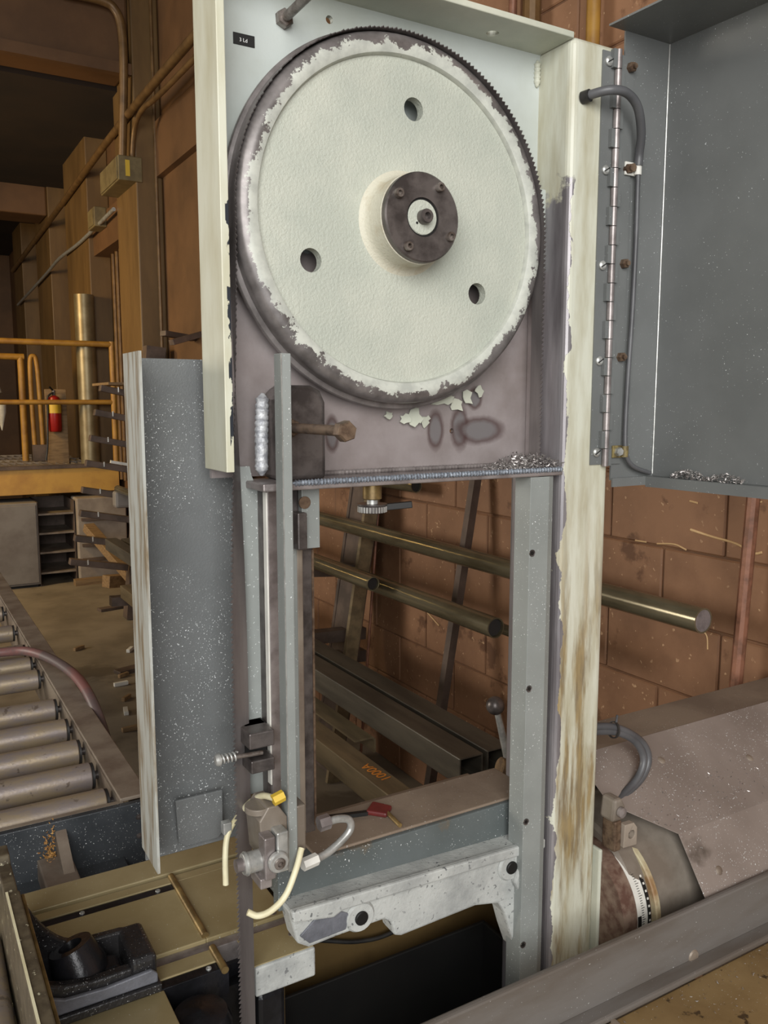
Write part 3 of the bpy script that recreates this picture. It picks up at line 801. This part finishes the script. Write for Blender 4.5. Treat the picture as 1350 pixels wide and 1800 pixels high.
# spring plunger and its bracket on the guard
pg = T('spring_plunger', 'small silver spring plunger pin sticking out beside the blade', 'plunger', (.35, 1.0, 1.13))
lathe('head', [(0, 0), (.006, .001), (.0082, .004), (.0082, .007), (.006, .009), (0, .009)], (.334, 1.0, 1.143), (1, 0, 0), 'zinc', pg, 18)
sp = [(.343 + .022 * t / 60, 1.0 + .0055 * cos(2 * pi * t / 14), 1.143 + .0055 * sin(2 * pi * t / 14)) for t in range(61)]
sweep('spring', sp, .0013, 'zinc', pg, n=6, straight=True)
cyl('pin', (.336, 1.0, 1.143), (.40, 1.0, 1.14), .003, 'bolt_steel', pg, n=10)
bk = T('plunger_bracket', 'dark grooved steel bracket behind the blade at the plunger', 'bracket', (.405, 1.03, 1.11))
box('upper_lug', .382, .418, 1.0, 1.05, 1.146, 1.168, 'dark_steel', bk, bevel=.002)
box('lower_lug', .384, .418, 1.0, 1.05, 1.112, 1.130, 'dark_steel', bk, bevel=.002)
box('web', .388, .418, 1.03, 1.05, 1.112, 1.168, 'black', bk)

# ================================================================== GUIDE POST
cpz = [(.392, 1.516), (.410, 1.516), (.4125, 1.503), (.4165, 1.494), (.424, 1.490), (.4245, 1.06), (.398, 1.06)]
tag(prism('cover_strip', cpz, 'xz', 1.050, 1.053, 'strip_paint', bevel=.0005), 'flat grey cover strip with a notched top just right of the blade', 'strip')
ps = T('guide_post', 'machined dovetail guide post with rusty edge hanging under the shelf', 'post', (.455, 1.05, .99))
box('post_body', .420, .4925, 1.032, 1.085, .99, 1.487, 'dark_steel', ps, bevel=.002)
box('slide_face', .4235, .440, 1.024, 1.032, .995, 1.485, 'steel', ps, bevel=.001)
box('pale_edge', .4205, .4230, 1.022, 1.034, 1.08, 1.483, 'white', ps, bevel=.0008)
box('painted_strip', .440, .466, 1.026, 1.032, .995, 1.41, 'strip_paint', ps, bevel=.001)
box('groove_strip', .466, .4755, 1.028, 1.033, .995, 1.44, 'rail', ps, bevel=.002)
box('rust_edge', .4895, .4925, 1.030, 1.033, 1.0, 1.40, 'rusty_bolt', ps)
box('top_bracket', .470, .4965, 1.018, 1.030, 1.404, 1.486, 'strip_paint', ps, bevel=.001)
cyl('bracket_hole', (.474, 1.019, 1.467), (.474, 1.0165, 1.467), .0085, 'rusty_bolt', ps, n=18)
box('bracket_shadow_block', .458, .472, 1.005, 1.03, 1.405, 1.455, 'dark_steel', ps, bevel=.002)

# guide bar in front of the post
gb = T('guide_bar', 'slim grey square bar carrying the blade guide in front of the post', 'bar', (.422, .966, .988))
box('bar', .4155, .4290, .955, .977, .988, 1.659, 'strip_paint', gb, bevel=.0012)
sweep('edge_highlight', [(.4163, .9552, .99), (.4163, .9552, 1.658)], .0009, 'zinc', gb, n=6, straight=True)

# ================================================================== BLADE GUIDE HEAD
gh = T('blade_guide', 'oily steel blade guide head with socket bolt and roller', 'guide head', (.39, .96, .995))
blk = [(.376, 1.068), (.388, 1.085), (.402, 1.085), (.4148, 1.066), (.4148, 1.012), (.410, 1.0), (.388, 1.0), (.380, 1.015)]
prism('guide_block', blk, 'xz', .955, 1.005, 'gear', gh, bevel=.002)
prism('top_disc', circ(.383, .975, .018, 28), 'xy', 1.074, 1.0825, 'gear', gh, bevel=.001, smooth=40)
box('clamp_plate', .3745, .3895, .935, .957, .998, 1.055, 'steel', gh, bevel=.002)
box('clamp_plate', .3915, .4075, .935, .957, 1.004, 1.058, 'zinc', gh, bevel=.002)
sb = lathe('washer', [(.005, 0), (.012, 0), (.0135, .002), (.0135, .007), (.005, .007)], (.391, .927, 1.022), (0, 1, 0), 'zinc', gh, 28, 30, closed=True)
socket_screw('socket_bolt', (.391, .930, 1.022), (0, -1, 0), .0075, .006, 'bolt_steel', gh)
ro = cyl('roller', (.352, .955, 1.018), (.378, .955, 1.018), .0135, 'zinc', gh, n=28, ch=.001)
cyl('roller_cap', (.343, .955, 1.018), (.352, .955, 1.018), .0085, 'steel', gh, n=20)
lathe('retaining_ring', [(.0138, 0), (.0152, 0), (.0152, .0018), (.0138, .0018)], (.3555, .955, 1.018), (1, 0, 0), 'zinc', gh, 28, closed=True)
box('toe_plate', .370, .386, .94, .975, .985, .999, 'steel', gh, bevel=.0015)
box('side_block', .4295, .4425, .958, .992, 1.010, 1.075, 'gear', gh, bevel=.002)
ft = T('hydraulic_elbow', 'bent steel coolant pipe with hex fittings right of the guide', 'pipe', (.47, .98, .98))
sweep('bent_tube', [(.487, .985, 1.026), (.505, .985, 1.026), (.521, .985, 1.020), (.523, .985, 1.006), (.508, .983, .994), (.485, .98, .984), (.465, .975, .983)], .0055, 'zinc', ft, n=12)
cyl('upper_fitting', (.474, .985, 1.026), (.490, .985, 1.027), .0105, 'steel', ft, n=6, smooth=20)
cyl('lower_fitting', (.443, .972, .982), (.466, .975, .983), .0085, 'white', ft, n=6, smooth=20)
hs = T('coolant_hose', 'off-white coolant hose curling around the blade guide', 'hose', (.39, .93, .96))
sweep('upper_loop', [(0.3976, 0.955, 1.0957), (0.3917, 0.985, 1.0875), (0.3875, 1.020, 1.0633), (0.3829, 1.060, 1.0238), (0.3700, 1.060, 1.0038), (0.3625, 1.050, 0.9797), (0.3605, 1.045, 0.9410)], .0042, 'hose_white', hs, n=12)
sweep('lower_loop', [(.350, .935, .965), (.362, .93, .959), (.380, .928, .962), (.400, .930, .975), (.418, .938, 1.0), (.432, .95, 1.02)], .0042, 'hose_white', hs, n=12)
cyl('brass_fitting', (.394, .953, 1.094), (.409, .953, 1.098), .0075, 'yellow', hs, n=6, smooth=20)
box('hose_clip', .364, .376, 1.058, 1.07, 1.005, 1.022, 'zinc', hs, bevel=.001)

# ================================================================== TENSION DIAL UNDER THE SHELF
td = T('tension_dial', 'brass and steel tension dial with black lever under the welded shelf', 'dial', (.585, 1.03, 1.445))
cyl('brass_collar', (.585, 1.03, 1.464), (.585, 1.03, 1.487), .0135, 'brass', td, n=28, ch=.001)
cyl('stem', (.585, 1.03, 1.452), (.585, 1.03, 1.466), .008, 'zinc', td, n=18)
lathe('dial_plate', [(0, 0), (.020, 0), (.0215, .0015), (.0215, .003), (0, .003)], (.585, 1.03, 1.4545), (0, 0, 1), 'dark_steel', td, 32)
kn = lathe('knurled_ring', [(0, 0), (.0185, 0), (.0195, .001), (.0195, .0095), (0, .0095)], (.585, 1.03, 1.445), (0, 0, 1), 'dark_steel', td, 32)
for i in range(28):
    a = 2 * pi * i / 28
    box('ridge', .585 + .0198 * cos(a) - .0009, .585 + .0198 * cos(a) + .0009, 1.03 + .0198 * sin(a) - .0009, 1.03 + .0198 * sin(a) + .0009, 1.446, 1.454, 'zinc', kn)
beam('lever', (.600, 1.025, 1.452), (.636, 1.005, 1.456), .012, .009, 'black', td, bevel=.001)

# ================================================================== RIGHT SLOTTED STRIP
rs = T('slotted_strip', 'tall grey folded strip with four screw holes in front of the return blade', 'strip', (.87, 1.0, .64))
sa = [(.843, .993), (.880, .993), (.8935, .999), (.8935, 1.03), (.8905, 1.03), (.8905, 1.001), (.8795, .996), (.846, .996), (.846, 1.03), (.843, 1.03)]
prism('folded_sheet', sa, 'xy', .56, 1.486, 'strip_paint', rs, bevel=.0006)
for z in (1.368, 1.150, .927, .712):
    sc_ = lathe('screw_hole', [(0, 0), (.0042, 0), (.0055, -.0008), (.0055, .001), (0, .001)], (.8485, .9925, z), (0, 1, 0), 'dark_steel', rs, 14)
    cyl('screw', (.8485, .9925, z), (.8485, .9915, z), .003, 'black', sc_, n=10)

# ================================================================== CROSS BEAM + CASTING + LEVER
ab = T('cross_beam', 'grey green painted box beam with dusty brown top behind the saw column', 'beam', (.68, 1.1, .87))
box('beam_body', .452, .912, 1.046, 1.157, .872, .936, 'arm_paint', ab, bevel=.002)
box('dusty_top', .50, .912, 1.052, 1.157, .936, .941, 'dusty_brown', ab, bevel=.002)
box('end_stop', .436, .456, 1.040, 1.06, .878, .972, 'arm_paint', ab, bevel=.002)
cs = T('pivot_casting', 'pale grey rough cast arm with two dark bolts below the beam', 'casting', (.66, 1.02, .70))
oc = [(.440, .893), (.900, .877), (.900, .66), (.850, .690), (.836, .728), (.825, .764), (.812, .786), (.795, .790), (.764, .797), (.625, .793), (.613, .797), (.607, .820), (.596, .830), (.516, .830), (.470, .828), (.452, .840)]
prism('arm', oc, 'xz', 1.012, 1.05, 'casting_paint', cs, bevel=.004)
prism('top_ridge', [(.440, .897), (.900, .879), (.900, .862), (.52, .874), (.505, .868), (.442, .880)], 'xz', 1.002, 1.014, 'casting_paint', cs, bevel=.003)
for (x, z) in ((.552, .850), (.832, .846)):
    ws = lathe('bolt_pad', [(0, 0), (.021, 0), (.024, .004), (0, .006)], (x, 1.007, z), (0, 1, 0), 'casting_paint', cs, 24)
    lathe('bolt', [(0, 0), (.0095, 0), (.0105, .0012), (.0105, .006), (0, .006)], (x, 1.003, z), (0, 1, 0), 'black', ws, 20)
prism('lug', [(.842, .842), (.872, .848), (.885, .83), (.875, .805), (.846, .80), (.835, .82)], 'xz', 1.0, 1.014, 'casting_paint', cs, bevel=.004)
prism('pocket', [(.455, .852), (.478, .870), (.515, .872), (.535, .860), (.528, .838), (.47, .836)], 'xz', 1.0095, 1.0125, 'vise_grey', cs, bevel=.001)

lv = T('ball_lever', 'ball headed steel lever standing behind the cross beam', 'lever', (1.07, 1.3, .80))
lathe('ball', [(.019 * sin(pi * i / 14) + (1e-9 if i in (0, 14) else 0), .019 - .019 * cos(pi * i / 14)) for i in range(15)], (1.024, 1.3, .972), (0, 0, 1), 'dark_steel', lv, 24, 80)
cyl('shaft', (1.030, 1.3, .974), (1.060, 1.3, .868), .0065, 'zinc', lv, n=14, r2=.009)
cyl('hub', (1.035, 1.3, .858), (1.12, 1.27, .828), .021, 'rust_dust', lv, n=20, ch=.003)
cyl('post', (1.09, 1.28, .838), (1.09, 1.28, .60), .02, 'rust_dust', lv, n=16)

rt = T('red_pull', 'dark red wedge shaped handle with rod on the beam top', 'handle', (.645, 1.1, .941))
prism('wedge', [(.622, 1.118), (.648, 1.142), (.668, 1.112), (.645, 1.092)], 'xy', .9415, .950, 'red_tag', rt, bevel=.003)
cyl('rod', (.652, 1.105, .946), (.650, 1.058, .944), .0035, 'brass', rt, n=10)
beam('link', (.565, 1.135, .945), (.625, 1.118, .945), .008, .006, 'black', rt)

# ================================================================== GEARBOX + HOOD (right of the column)
gx = T('gearbox', 'dull grey cylindrical gearbox between column and sheet metal hood', 'gearbox', (1.12, 1.06, .45))
lathe('housing', [(0, 0), (.128, 0), (.135, .006), (.150, .12), (.150, .24), (0, .24)], (1.05, 1.075, .715), (1, 0, 0), 'gear', gx, 48, 30)
box('mount', 1.06, 1.25, .99, 1.16, .40, .66, 'gear', gx, bevel=.01)
bk = T('hose_bracket', 'rusty eye bracket bolted above the angle scale', 'bracket', (1.05, .98, .83))
prism('eye_plate', [(1.040, .842), (1.072, .840), (1.072, .872), (1.064, .882), (1.042, .883)], 'xz', .962, .974, 'bench', bk, holes=[circ(1.059, .862, .0078, 18)], bevel=.001)
box('rusty_block', 1.024, 1.041, .968, .998, .835, .890, 'rusty_bolt', bk, bevel=.003)
lathe('grip_nut', [(0, 0), (.006, 0), (.009, .004), (.0085, .010), (0, .012)], (1.034, .970, .908), (0, -1, 0), 'steel', bk, 18)
prism('clevis', [(1.018, .890), (1.050, .890), (1.048, .915), (1.040, .930), (1.022, .930)], 'xz', .968, 1.0, 'gear', bk, bevel=.005)

dm = T('angle_scale_drum', 'pale drum with curved black and white angle scale at the column foot', 'scale', (1.07, 1.04, .6))
DC = (1.02, 1.045, .712)
lathe('drum', [(.112, 0), (.112, .066), (0, .066)], (1.018, 1.045, .712), (1, 0, 0), 'drum_rust', dm, 64)
lathe('rim_flange', [(.108, 0), (.122, 0), (.124, .002), (.124, .010), (.108, .012)], (1.084, 1.045, .712), (1, 0, 0), 'rusty_cream', dm, 64, 30, closed=True)
box('pale_flange', 1.0132, 1.021, .990, 1.05, .60, .832, 'cream', dm, bevel=.003)
def arc_strip(name, r, x0, x1, a0, a1, mat_, parent, n=20):
    v = []; f = []
    for i in range(n + 1):
        a = radians(a0 + (a1 - a0) * i / n)
        for rr in (r, r + .0008):
            for x in (x0, x1):
                v.append((x, DC[1] - rr * cos(a), DC[2] + rr * sin(a)))
    for i in range(n):
        b = 4 * i; c = b + 4
        f += [(b, b + 1, c + 1, c), (b + 2, c + 2, c + 3, b + 3), (b, c, c + 2, b + 2), (b + 1, b + 3, c + 3, c + 1)]
    f += [(0, 1, 3, 2), (4 * n, 4 * n + 2, 4 * n + 3, 4 * n + 1)]
    return reg(finish(name, v, f, mat_, parent))
band = arc_strip('scale_plate', .1122, 1.050, 1.079, -38, 66, 'white', dm)
arc_strip('black_band', .1132, 1.0735, 1.081, -38, 64, 'black', band)
arc_strip('black_pointer', .1132, 1.050, 1.058, -38, 8, 'black', band)
for i in range(12):
    arc_strip('scale_number', .1142, 1.0755, 1.079, -18 + i * 6.2, -18 + i * 6.2 + 1.8, 'white', band, 2)
for i in range(46):
    a = -36 + i * 2
    arc_strip('tick', .1132, 1.060, 1.060 + (.0075 if i % 5 == 0 else .005), a, a + .35, 'black', band, 1)
for a in (-37, 61):
    for x in (1.0595, 1.0735):
        aa = radians(a)
        lathe('screw', [(0, 0), (.0035, 0), (.0025, .002), (0, .0025)], (x, DC[1] - .1135 * cos(aa), DC[2] + .1135 * sin(aa)), (0, -cos(aa), sin(aa)), 'zinc', band, 10)

hd = T('sheet_metal_hood', 'dusty grey brown sheet metal hood with sloping faces over the drive', 'hood', (1.6, 1.05, .60))
def sheet(name, pts, th, mat_, parent):
    P = [Vector(p) for p in pts]
    nrm = (P[1] - P[0]).cross(P[2] - P[0]).normalized()
    if nrm.z < 0: nrm = -nrm
    N = len(P)
    v = P + [p - nrm * th for p in P]
    f = [tuple(range(N)), tuple(range(2 * N - 1, N - 1, -1))] + [(i, (i + 1) % N, (i + 1) % N + N, i + N) for i in range(N)]
    return reg(finish(name, v, f, mat_, parent, bevel=.0008))
# slope plane runs from the ridge (y 1.107, z .95) to the bend (y .947, z .843)
def onslope(x, y): return (x, y, .843 + (y - .947) * (.107 / .160))
sheet('upper_slope', [onslope(1.06, 1.107), onslope(1.063, 1.02), onslope(1.16, .947), onslope(1.84, .947), onslope(1.84, 1.107)], .002, 'hood', hd)
sheet('front_slope', [(1.16, .947, .843), (1.165, .885, .745), (1.84, .885, .745), (1.84, .947, .843)], .002, 'hood', hd)
sheet('rear_shelf', [(1.06, 1.107, .949), (1.84, 1.107, .949), (1.84, 1.212, .949), (1.06, 1.212, .949)], .003, 'dusty_brown', hd)
box('rear_skirt', 1.06, 1.84, 1.205, 1.212, .30, .946, 'dusty_brown', hd)
box('front_skirt', 1.17, 1.84, .885, .889, .50, .744, 'hood', hd)
for (x, y) in ((1.24, 1.06), (1.45, 1.02), (1.62, 1.06)):
    p = Vector(onslope(x, y)); 
    lathe('rivet', [(0, .002), (.006, .0015), (.008, 0), (0, -.001)], p, (0, -.556, .831), 'rail', hd, 14)
for x in (1.22, 1.5):
    lathe('rivet', [(0, .002), (.006, .0015), (.008, 0), (0, -.001)], (x, .905, .777), (0, -.845, .535), 'rail', hd, 14)
flh = flakes('metal_chips', 130, lambda: (lambda x, y: (x, y, onslope(x, y)[2] + .0012))(random.uniform(1.12, 1.45), random.choice((random.uniform(.955, 1.03), random.gauss(.985, .02)))), .0026, 'chip')
tag(flh, 'loose bright chips sprinkled over the sloping hood', 'chips')

hs = T('twin_hose', 'pair of grey hoses tied together looping from column to hood', 'hose', (1.12, 1.05, .88))
for k in (0, 1):
    dx = .012 * k
    sweep('hose', [(1.00, 1.075, 1.010), (1.05, 1.06, 1.014 + .008 * k), (1.105, 1.05, 1.006 + .008 * k), (1.150 + dx, 1.045, .980), (1.168 + dx, 1.04, .945), (1.150 + dx, 1.035, .915), (1.105 + dx, 1.03, .893), (1.068 + dx, 1.02, .884 - .005 * k)], .007, 'cable', hs, n=12)
lathe('cable_tie', [(.0135, 0), (.0155, 0), (.0155, .004), (.0135, .004)], (1.098, 1.052, 1.011), (1, -.1, -.2), 'black_rubber', hs, 18, closed=True)
cyl('tie_tail', (1.10, 1.046, 1.027), (1.102, 1.046, 1.040), .0022, 'cable', hs, n=8)

# ================================================================== FRONT BEAM + CHIP TRAY
fb = T('front_beam', 'long bare steel front rail crossing the bottom right corner', 'rail', (1.1, .88, .6))
box('rail_web', .40, 1.83, .872, .884, .655, .757, 'beam_steel', fb, bevel=.004)
box('rail_foot', .40, 1.83, .845, .875, .652, .664, 'beam_steel', fb, bevel=.004)
lathe('bolt_stain', [(0, 0), (.012, 0), (.010, .003), (0, .004)], (1.12, .8725, .668), (0, -1, 0), 'rail', fb, 16)
tr = T('chip_tray', 'oily brown steel chip tray in front of the bottom rail', 'tray', (1.0, .5, .6))
box('tray_floor', .40, 1.83, .25, .848, .640, .650, 'tray', tr, bevel=.002)
beam('divider', (.905, .845, .652), (.895, .70, .652), .008, .008, 'rail', tr)
flf = flakes('metal_chips', 150, lambda: (random.uniform(.75, 1.5), .842 - abs(random.gauss(0, .035)), .652 + random.uniform(0, .002)), .0025, 'chip')
tag(flf, 'small bright chips scattered along the front rail foot', 'chips')

# sump below the saw
sm = T('machine_pedestal', 'dark brown hollow saw base below the cast arm', 'base', (.75, 1.3, 0))
box('back_panel', .49, 1.25, 1.30, 1.32, 0, .80, 'sump_brown', sm)
box('side_panel', 1.04, 1.05, 1.0, 1.30, 0, .70, 'sump_brown', sm)
box('left_panel', .47, .49, 1.15, 1.32, 0, .76, 'sump_brown', sm)
box('sump_floor', .40, 1.25, .88, 1.30, .28, .30, 'black', sm)
sweep('oil_hose', [(.62, 1.296, .62), (.70, 1.28, .60), (.78, 1.275, .60), (.95, 1.285, .63), (1.04, 1.29, .64)], .004, 'black_rubber', sm, n=8)
bt = T('black_bin', 'black open steel chip bin standing in the saw base', 'bin', (.72, 1.1, .30))
box('rear_wall', .47, .935, 1.205, 1.212, .302, .605, 'black', bt, bevel=.002)
box('right_wall', .928, .935, .92, 1.205, .302, .605, 'black', bt, bevel=.002)
box('front_wall', .47, .935, .91, .917, .302, .50, 'black', bt, bevel=.002)
box('left_wall', .47, .477, .92, 1.205, .302, .56, 'black', bt, bevel=.002)
box('bottom', .47, .935, .91, 1.21, .301, .305, 'black', bt)

# ================================================================== VISE BED
bd = T('vise_bed', 'oily brown machined saw bed with slots and screwed strips', 'saw bed', (.25, 1.2, .70))
box('rear_rail', -.30, .56, 1.352, 1.412, .745, .800, 'oily_brass', bd, bevel=.002)
box('slot_floor', -.30, .52, 1.12, 1.37, .740, .765, 'black_oil', bd)
box('narrow_rail', -.30, .50, 1.320, 1.340, .760, .800, 'oily_brass', bd, bevel=.001)
stp = box('black_strip', -.30, .363, 1.300, 1.320, .760, .798, 'black_oil', bd, bevel=.001)
for x in (.10, .215, .335): socket_screw('strip_screw', (x, 1.310, .797), (0, 0, 1), .004, .003, 'zinc', stp)
box('main_plate', -.30, .363, 1.146, 1.300, .760, .800, 'oily_brass', bd, bevel=.0015)
box('right_plate', .363, .493, 1.146, 1.320, .760, .800, 'oily_brass', bd, bevel=.0015)
box('front_edge', -.30, .497, 1.128, 1.146, .760, .794, 'steel', bd, bevel=.001)
box('front_rail', -.30, .366, 1.092, 1.122, .755, .799, 'oily_brass', bd, bevel=.0015)
st2 = box('black_strip', -.30, .372, 1.074, 1.092, .755, .797, 'black_oil', bd, bevel=.001)
for x in (.19, .345): socket_screw('strip_screw', (x, 1.083, .796), (0, 0, 1), .004, .003, 'zinc', st2)
box('lower_plate', -.30, .278, .96, 1.074, .745, .796, 'oily_brass', bd, bevel=.0015)
for (x, y) in ((.475, 1.155), (.478, 1.092)): socket_screw('plate_screw', (x, y, .7985), (0, 0, 1), .005, .0025, 'bolt_steel', bd)
cyl('brass_rod', (.3645, 1.335, .803), (.3625, 1.150, .803), .0055, 'brass', bd, n=14)
cyl('brass_rod', (.3625, 1.118, .803), (.3615, 1.06, .803), .0055, 'brass', bd, n=14)
eb = box('end_block', .402, .497, 1.048, 1.100, .752, .798, 'casting_paint', bd, bevel=.003)
box('end_block_top', .402, .495, 1.052, 1.122, .797, .7995, 'oily_brass', eb)
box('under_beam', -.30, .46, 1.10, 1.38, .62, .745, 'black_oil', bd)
lathe('blade_shoe', [(0, .0), (.030, 0), (.042, .01), (.042, .065), (.036, .08), (0, .085)], (.312, 1.02, .705), (0, 0, 1), 'black_oil', bd, 28)
box('shoe_block', .405, .45, 1.05, 1.10, .66, .752, 'black_oil', bd, bevel=.008)
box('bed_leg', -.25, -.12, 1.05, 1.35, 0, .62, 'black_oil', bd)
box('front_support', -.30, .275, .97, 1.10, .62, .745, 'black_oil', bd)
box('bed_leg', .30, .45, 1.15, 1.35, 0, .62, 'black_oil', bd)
# bed carried on to the right, behind the post
rb = T('rear_table', 'brown oily table section with a narrow slot behind the guide post', 'table', (.75, 1.33, .70))
box('rear_plate', .565, 1.04, 1.335, 1.412, .745, .800, 'dusty_brown', rb, bevel=.002)
box('slot', .565, 1.04, 1.322, 1.335, .745, .785, 'black_oil', rb)
box('front_plate', .50, 1.04, 1.20 + .125, 1.322, .745, .800, 'oily_brass', rb)

# vise jaw
vj = T('vise_jaw', 'chipped upright vise jaw plate standing on the saw bed', 'vise jaw', (.108, 1.08, .80))
prism('jaw_plate', [(.80, .80), (1.30, .80), (1.30, .948), (1.265, .950), (1.255, .940), (1.20, .942), (1.165, .936), (1.158, .951), (.80, .951)], 'yz', .094, .112, 'jaw', vj, bevel=.002)
box('pale_edge', .0945, .0975, .80, 1.158, .9515, .9525, 'hose_white', vj)
box('face_plate', .113, .1175, .80, 1.16, .80, .943, 'brass', vj, bevel=.001)
vc = T('vise_bracket', 'black oily cast vise bracket with curved webs beside the jaw', 'casting', (.19, 1.1, .80))
def web(y0, y1, zt, nm, m='vise_iron'):
    pts = [(.119, .801), (.119, zt)]
    for i in range(1, 9):
        t = i / 8; pts.append((.119 + .075 * t, .852 + (zt - .852) * (1 - t) ** 2.2))
    pts += [(.240, .850), (.258, .846), (.268, .835), (.270, .801)]
    return prism(nm, pts, 'xz', y0, y1, m, vc, bevel=.003, smooth=35)
web(1.152, 1.166, .925, 'rear_web')
prism('front_web', [(.119, .812), (.119, .858), (.150, .846), (.185, .840), (.238, .840), (.238, .812)], 'xz', 1.078, 1.094, 'vise_iron', vc, bevel=.003)
prism('grey_face', [(.1195, .8125), (.1195, .845), (.150, .832), (.20, .829), (.262, .833), (.270, .825), (.270, .8125)], 'xz', 1.071, 1.0775, 'vise_grey', vc, bevel=.002)
box('end_block', .236, .272, 1.078, 1.166, .812, .850, 'vise_iron', vc, bevel=.007, bseg=3)
box('foot', .119, .274, 1.066, 1.168, .800, .812, 'vise_iron', vc, bevel=.002)
box('back_plate', .1178, .128, 1.078, 1.166, .812, .88, 'vise_iron', vc, bevel=.002)
lathe('clamp_boss', [(0, 0), (.036, 0), (.038, .005), (.036, .026), (.032, .042), (.0285, .056), (.016, .056), (.014, .044), (0, .044)], (.184, 1.122, .812), (-.28, .22, .93), 'black_oil', vc, 32, 40)
prism('boss_tail', [(.18, 1.098), (.228, 1.096), (.230, 1.128), (.19, 1.145)], 'xy', .812, .836, 'black_oil', vc, bevel=.006)
tag(cyl('side_roller', (.072, 1.262, .824), (.062, .82, .824), .022, 'roller', n=24, ch=.002), 'brown steel roller lying along the outside of the vise jaw', 'roller')
tag(box('white_bar', .018, .036, .80, 1.17, .80, .846, 'white', bevel=.002), 'white painted bar at the lower left corner of the photo', 'bar')

# ================================================================== ROLLER CONVEYOR
cv = T('roller_conveyor', 'worn steel conveyor side rail with dark end plate', 'conveyor', (.1, 3.2, 0))
box('rail_top', .352, .409, 1.642, 5.6, .806, .814, 'rail', cv, bevel=.002)
box('rail_web', .350, .358, 1.642, 5.6, .69, .806, 'rail', cv)
box('rail_outer', .403, .409, 1.642, 5.6, .73, .806, 'rail', cv)
box('rail_top', -.52, -.46, 1.642, 5.6, .806, .814, 'rail', cv, bevel=.002)
box('rail_web', -.47, -.462, 1.642, 5.6, .69, .806, 'rail', cv)
ep = box('end_plate', -.52, .405, 1.625, 1.640, .67, .806, 'dark_blue', cv, bevel=.002)
for z in (.775, .735): lathe('rivet', [(0, 0), (.006, 0), (.004, .003), (0, .004)], (.383, 1.625, z), (0, -1, 0), 'dark_steel', ep, 12)
box('inner_strip', -.46, .350, 1.640, 1.652, .79, .806, 'rail', cv)
prism('gusset', [(1.46, .69), (1.63, .79), (1.63, .69)], 'yz', .225, .245, 'rail', cv)
box('stub_beam', .19, .25, 1.42, 1.625, .66, .74, 'rail', cv, bevel=.003)
box('lower_plate', -.46, .35, 1.58, 1.625, .60, .70, 'dark_blue', cv)
flakes('rust_crumbs', 320, lambda: (min(.224, .222 - abs(random.gauss(0, .010))), 1.622 - abs(random.gauss(0, .006)), .735 + random.gauss(0, .028)), .004, 'rust_crumb', cv)
for (x, y) in ((.33, 1.75), (.33, 4.5), (-.48, 1.75), (-.48, 4.5)):
    box('leg', x, x + .06, y, y + .06, 0, .70, 'rail', cv)
RY = (1.700, 1.845, 1.992, 2.145, 2.310, 2.600, 2.750, 2.900, 3.180, 3.500, 3.80, 4.1)
first = None
words = ['nearest', 'second nearest', 'third nearest', 'fourth nearest', 'fifth nearest, before the gap,', 'sixth nearest, just past the gap,', 'seventh nearest', 'eighth nearest', 'ninth nearest', 'tenth nearest', 'eleventh nearest', 'farthest']
for i, y in enumerate(RY):
    lab = 'worn steel conveyor roller, %s to the saw' % words[i]
    if first is None:
        t = T('conveyor_roller', lab, 'roller', (0, y, .755), 'conveyor rollers')
        a = cyl('tube', (-.455, y, .785), (.334, y, .785), .030, 'roller', t, n=28, ch=.002)
        b = lathe('end_ring', [(0, 0), (.026, 0), (.0285, .001), (.0285, .006), (0, .006)], (.334, y, .785), (1, 0, 0), 'black_rubber', t, 24)
        c = cyl('axle', (.34, y, .785), (.352, y, .785), .009, 'dark_steel', t, n=12)
        first = (t, (a, b, c))
    else:
        t = first[0].copy(); COL.objects.link(t); t.location = (0, y, .755); t['label'] = lab
        for ch in first[1]:
            k = ch.copy(); COL.objects.link(k); k.parent = t; k.location = ch.location

tag(sweep('air_hose', [(-.25, 2.72, .835), (.05, 2.78, .832), (.253, 2.765, .836), (.339, 2.68, .845), (.398, 2.456, .845), (.416, 2.25, .825), (.425, 2.10, .74), (.43, 2.02, .60), (.44, 1.98, .42), (.46, 1.98, .2), (.50, 2.0, .02)], .014, 'red_hose', n=12),
    'faded red and black hose draped over the conveyor rail', 'hose')
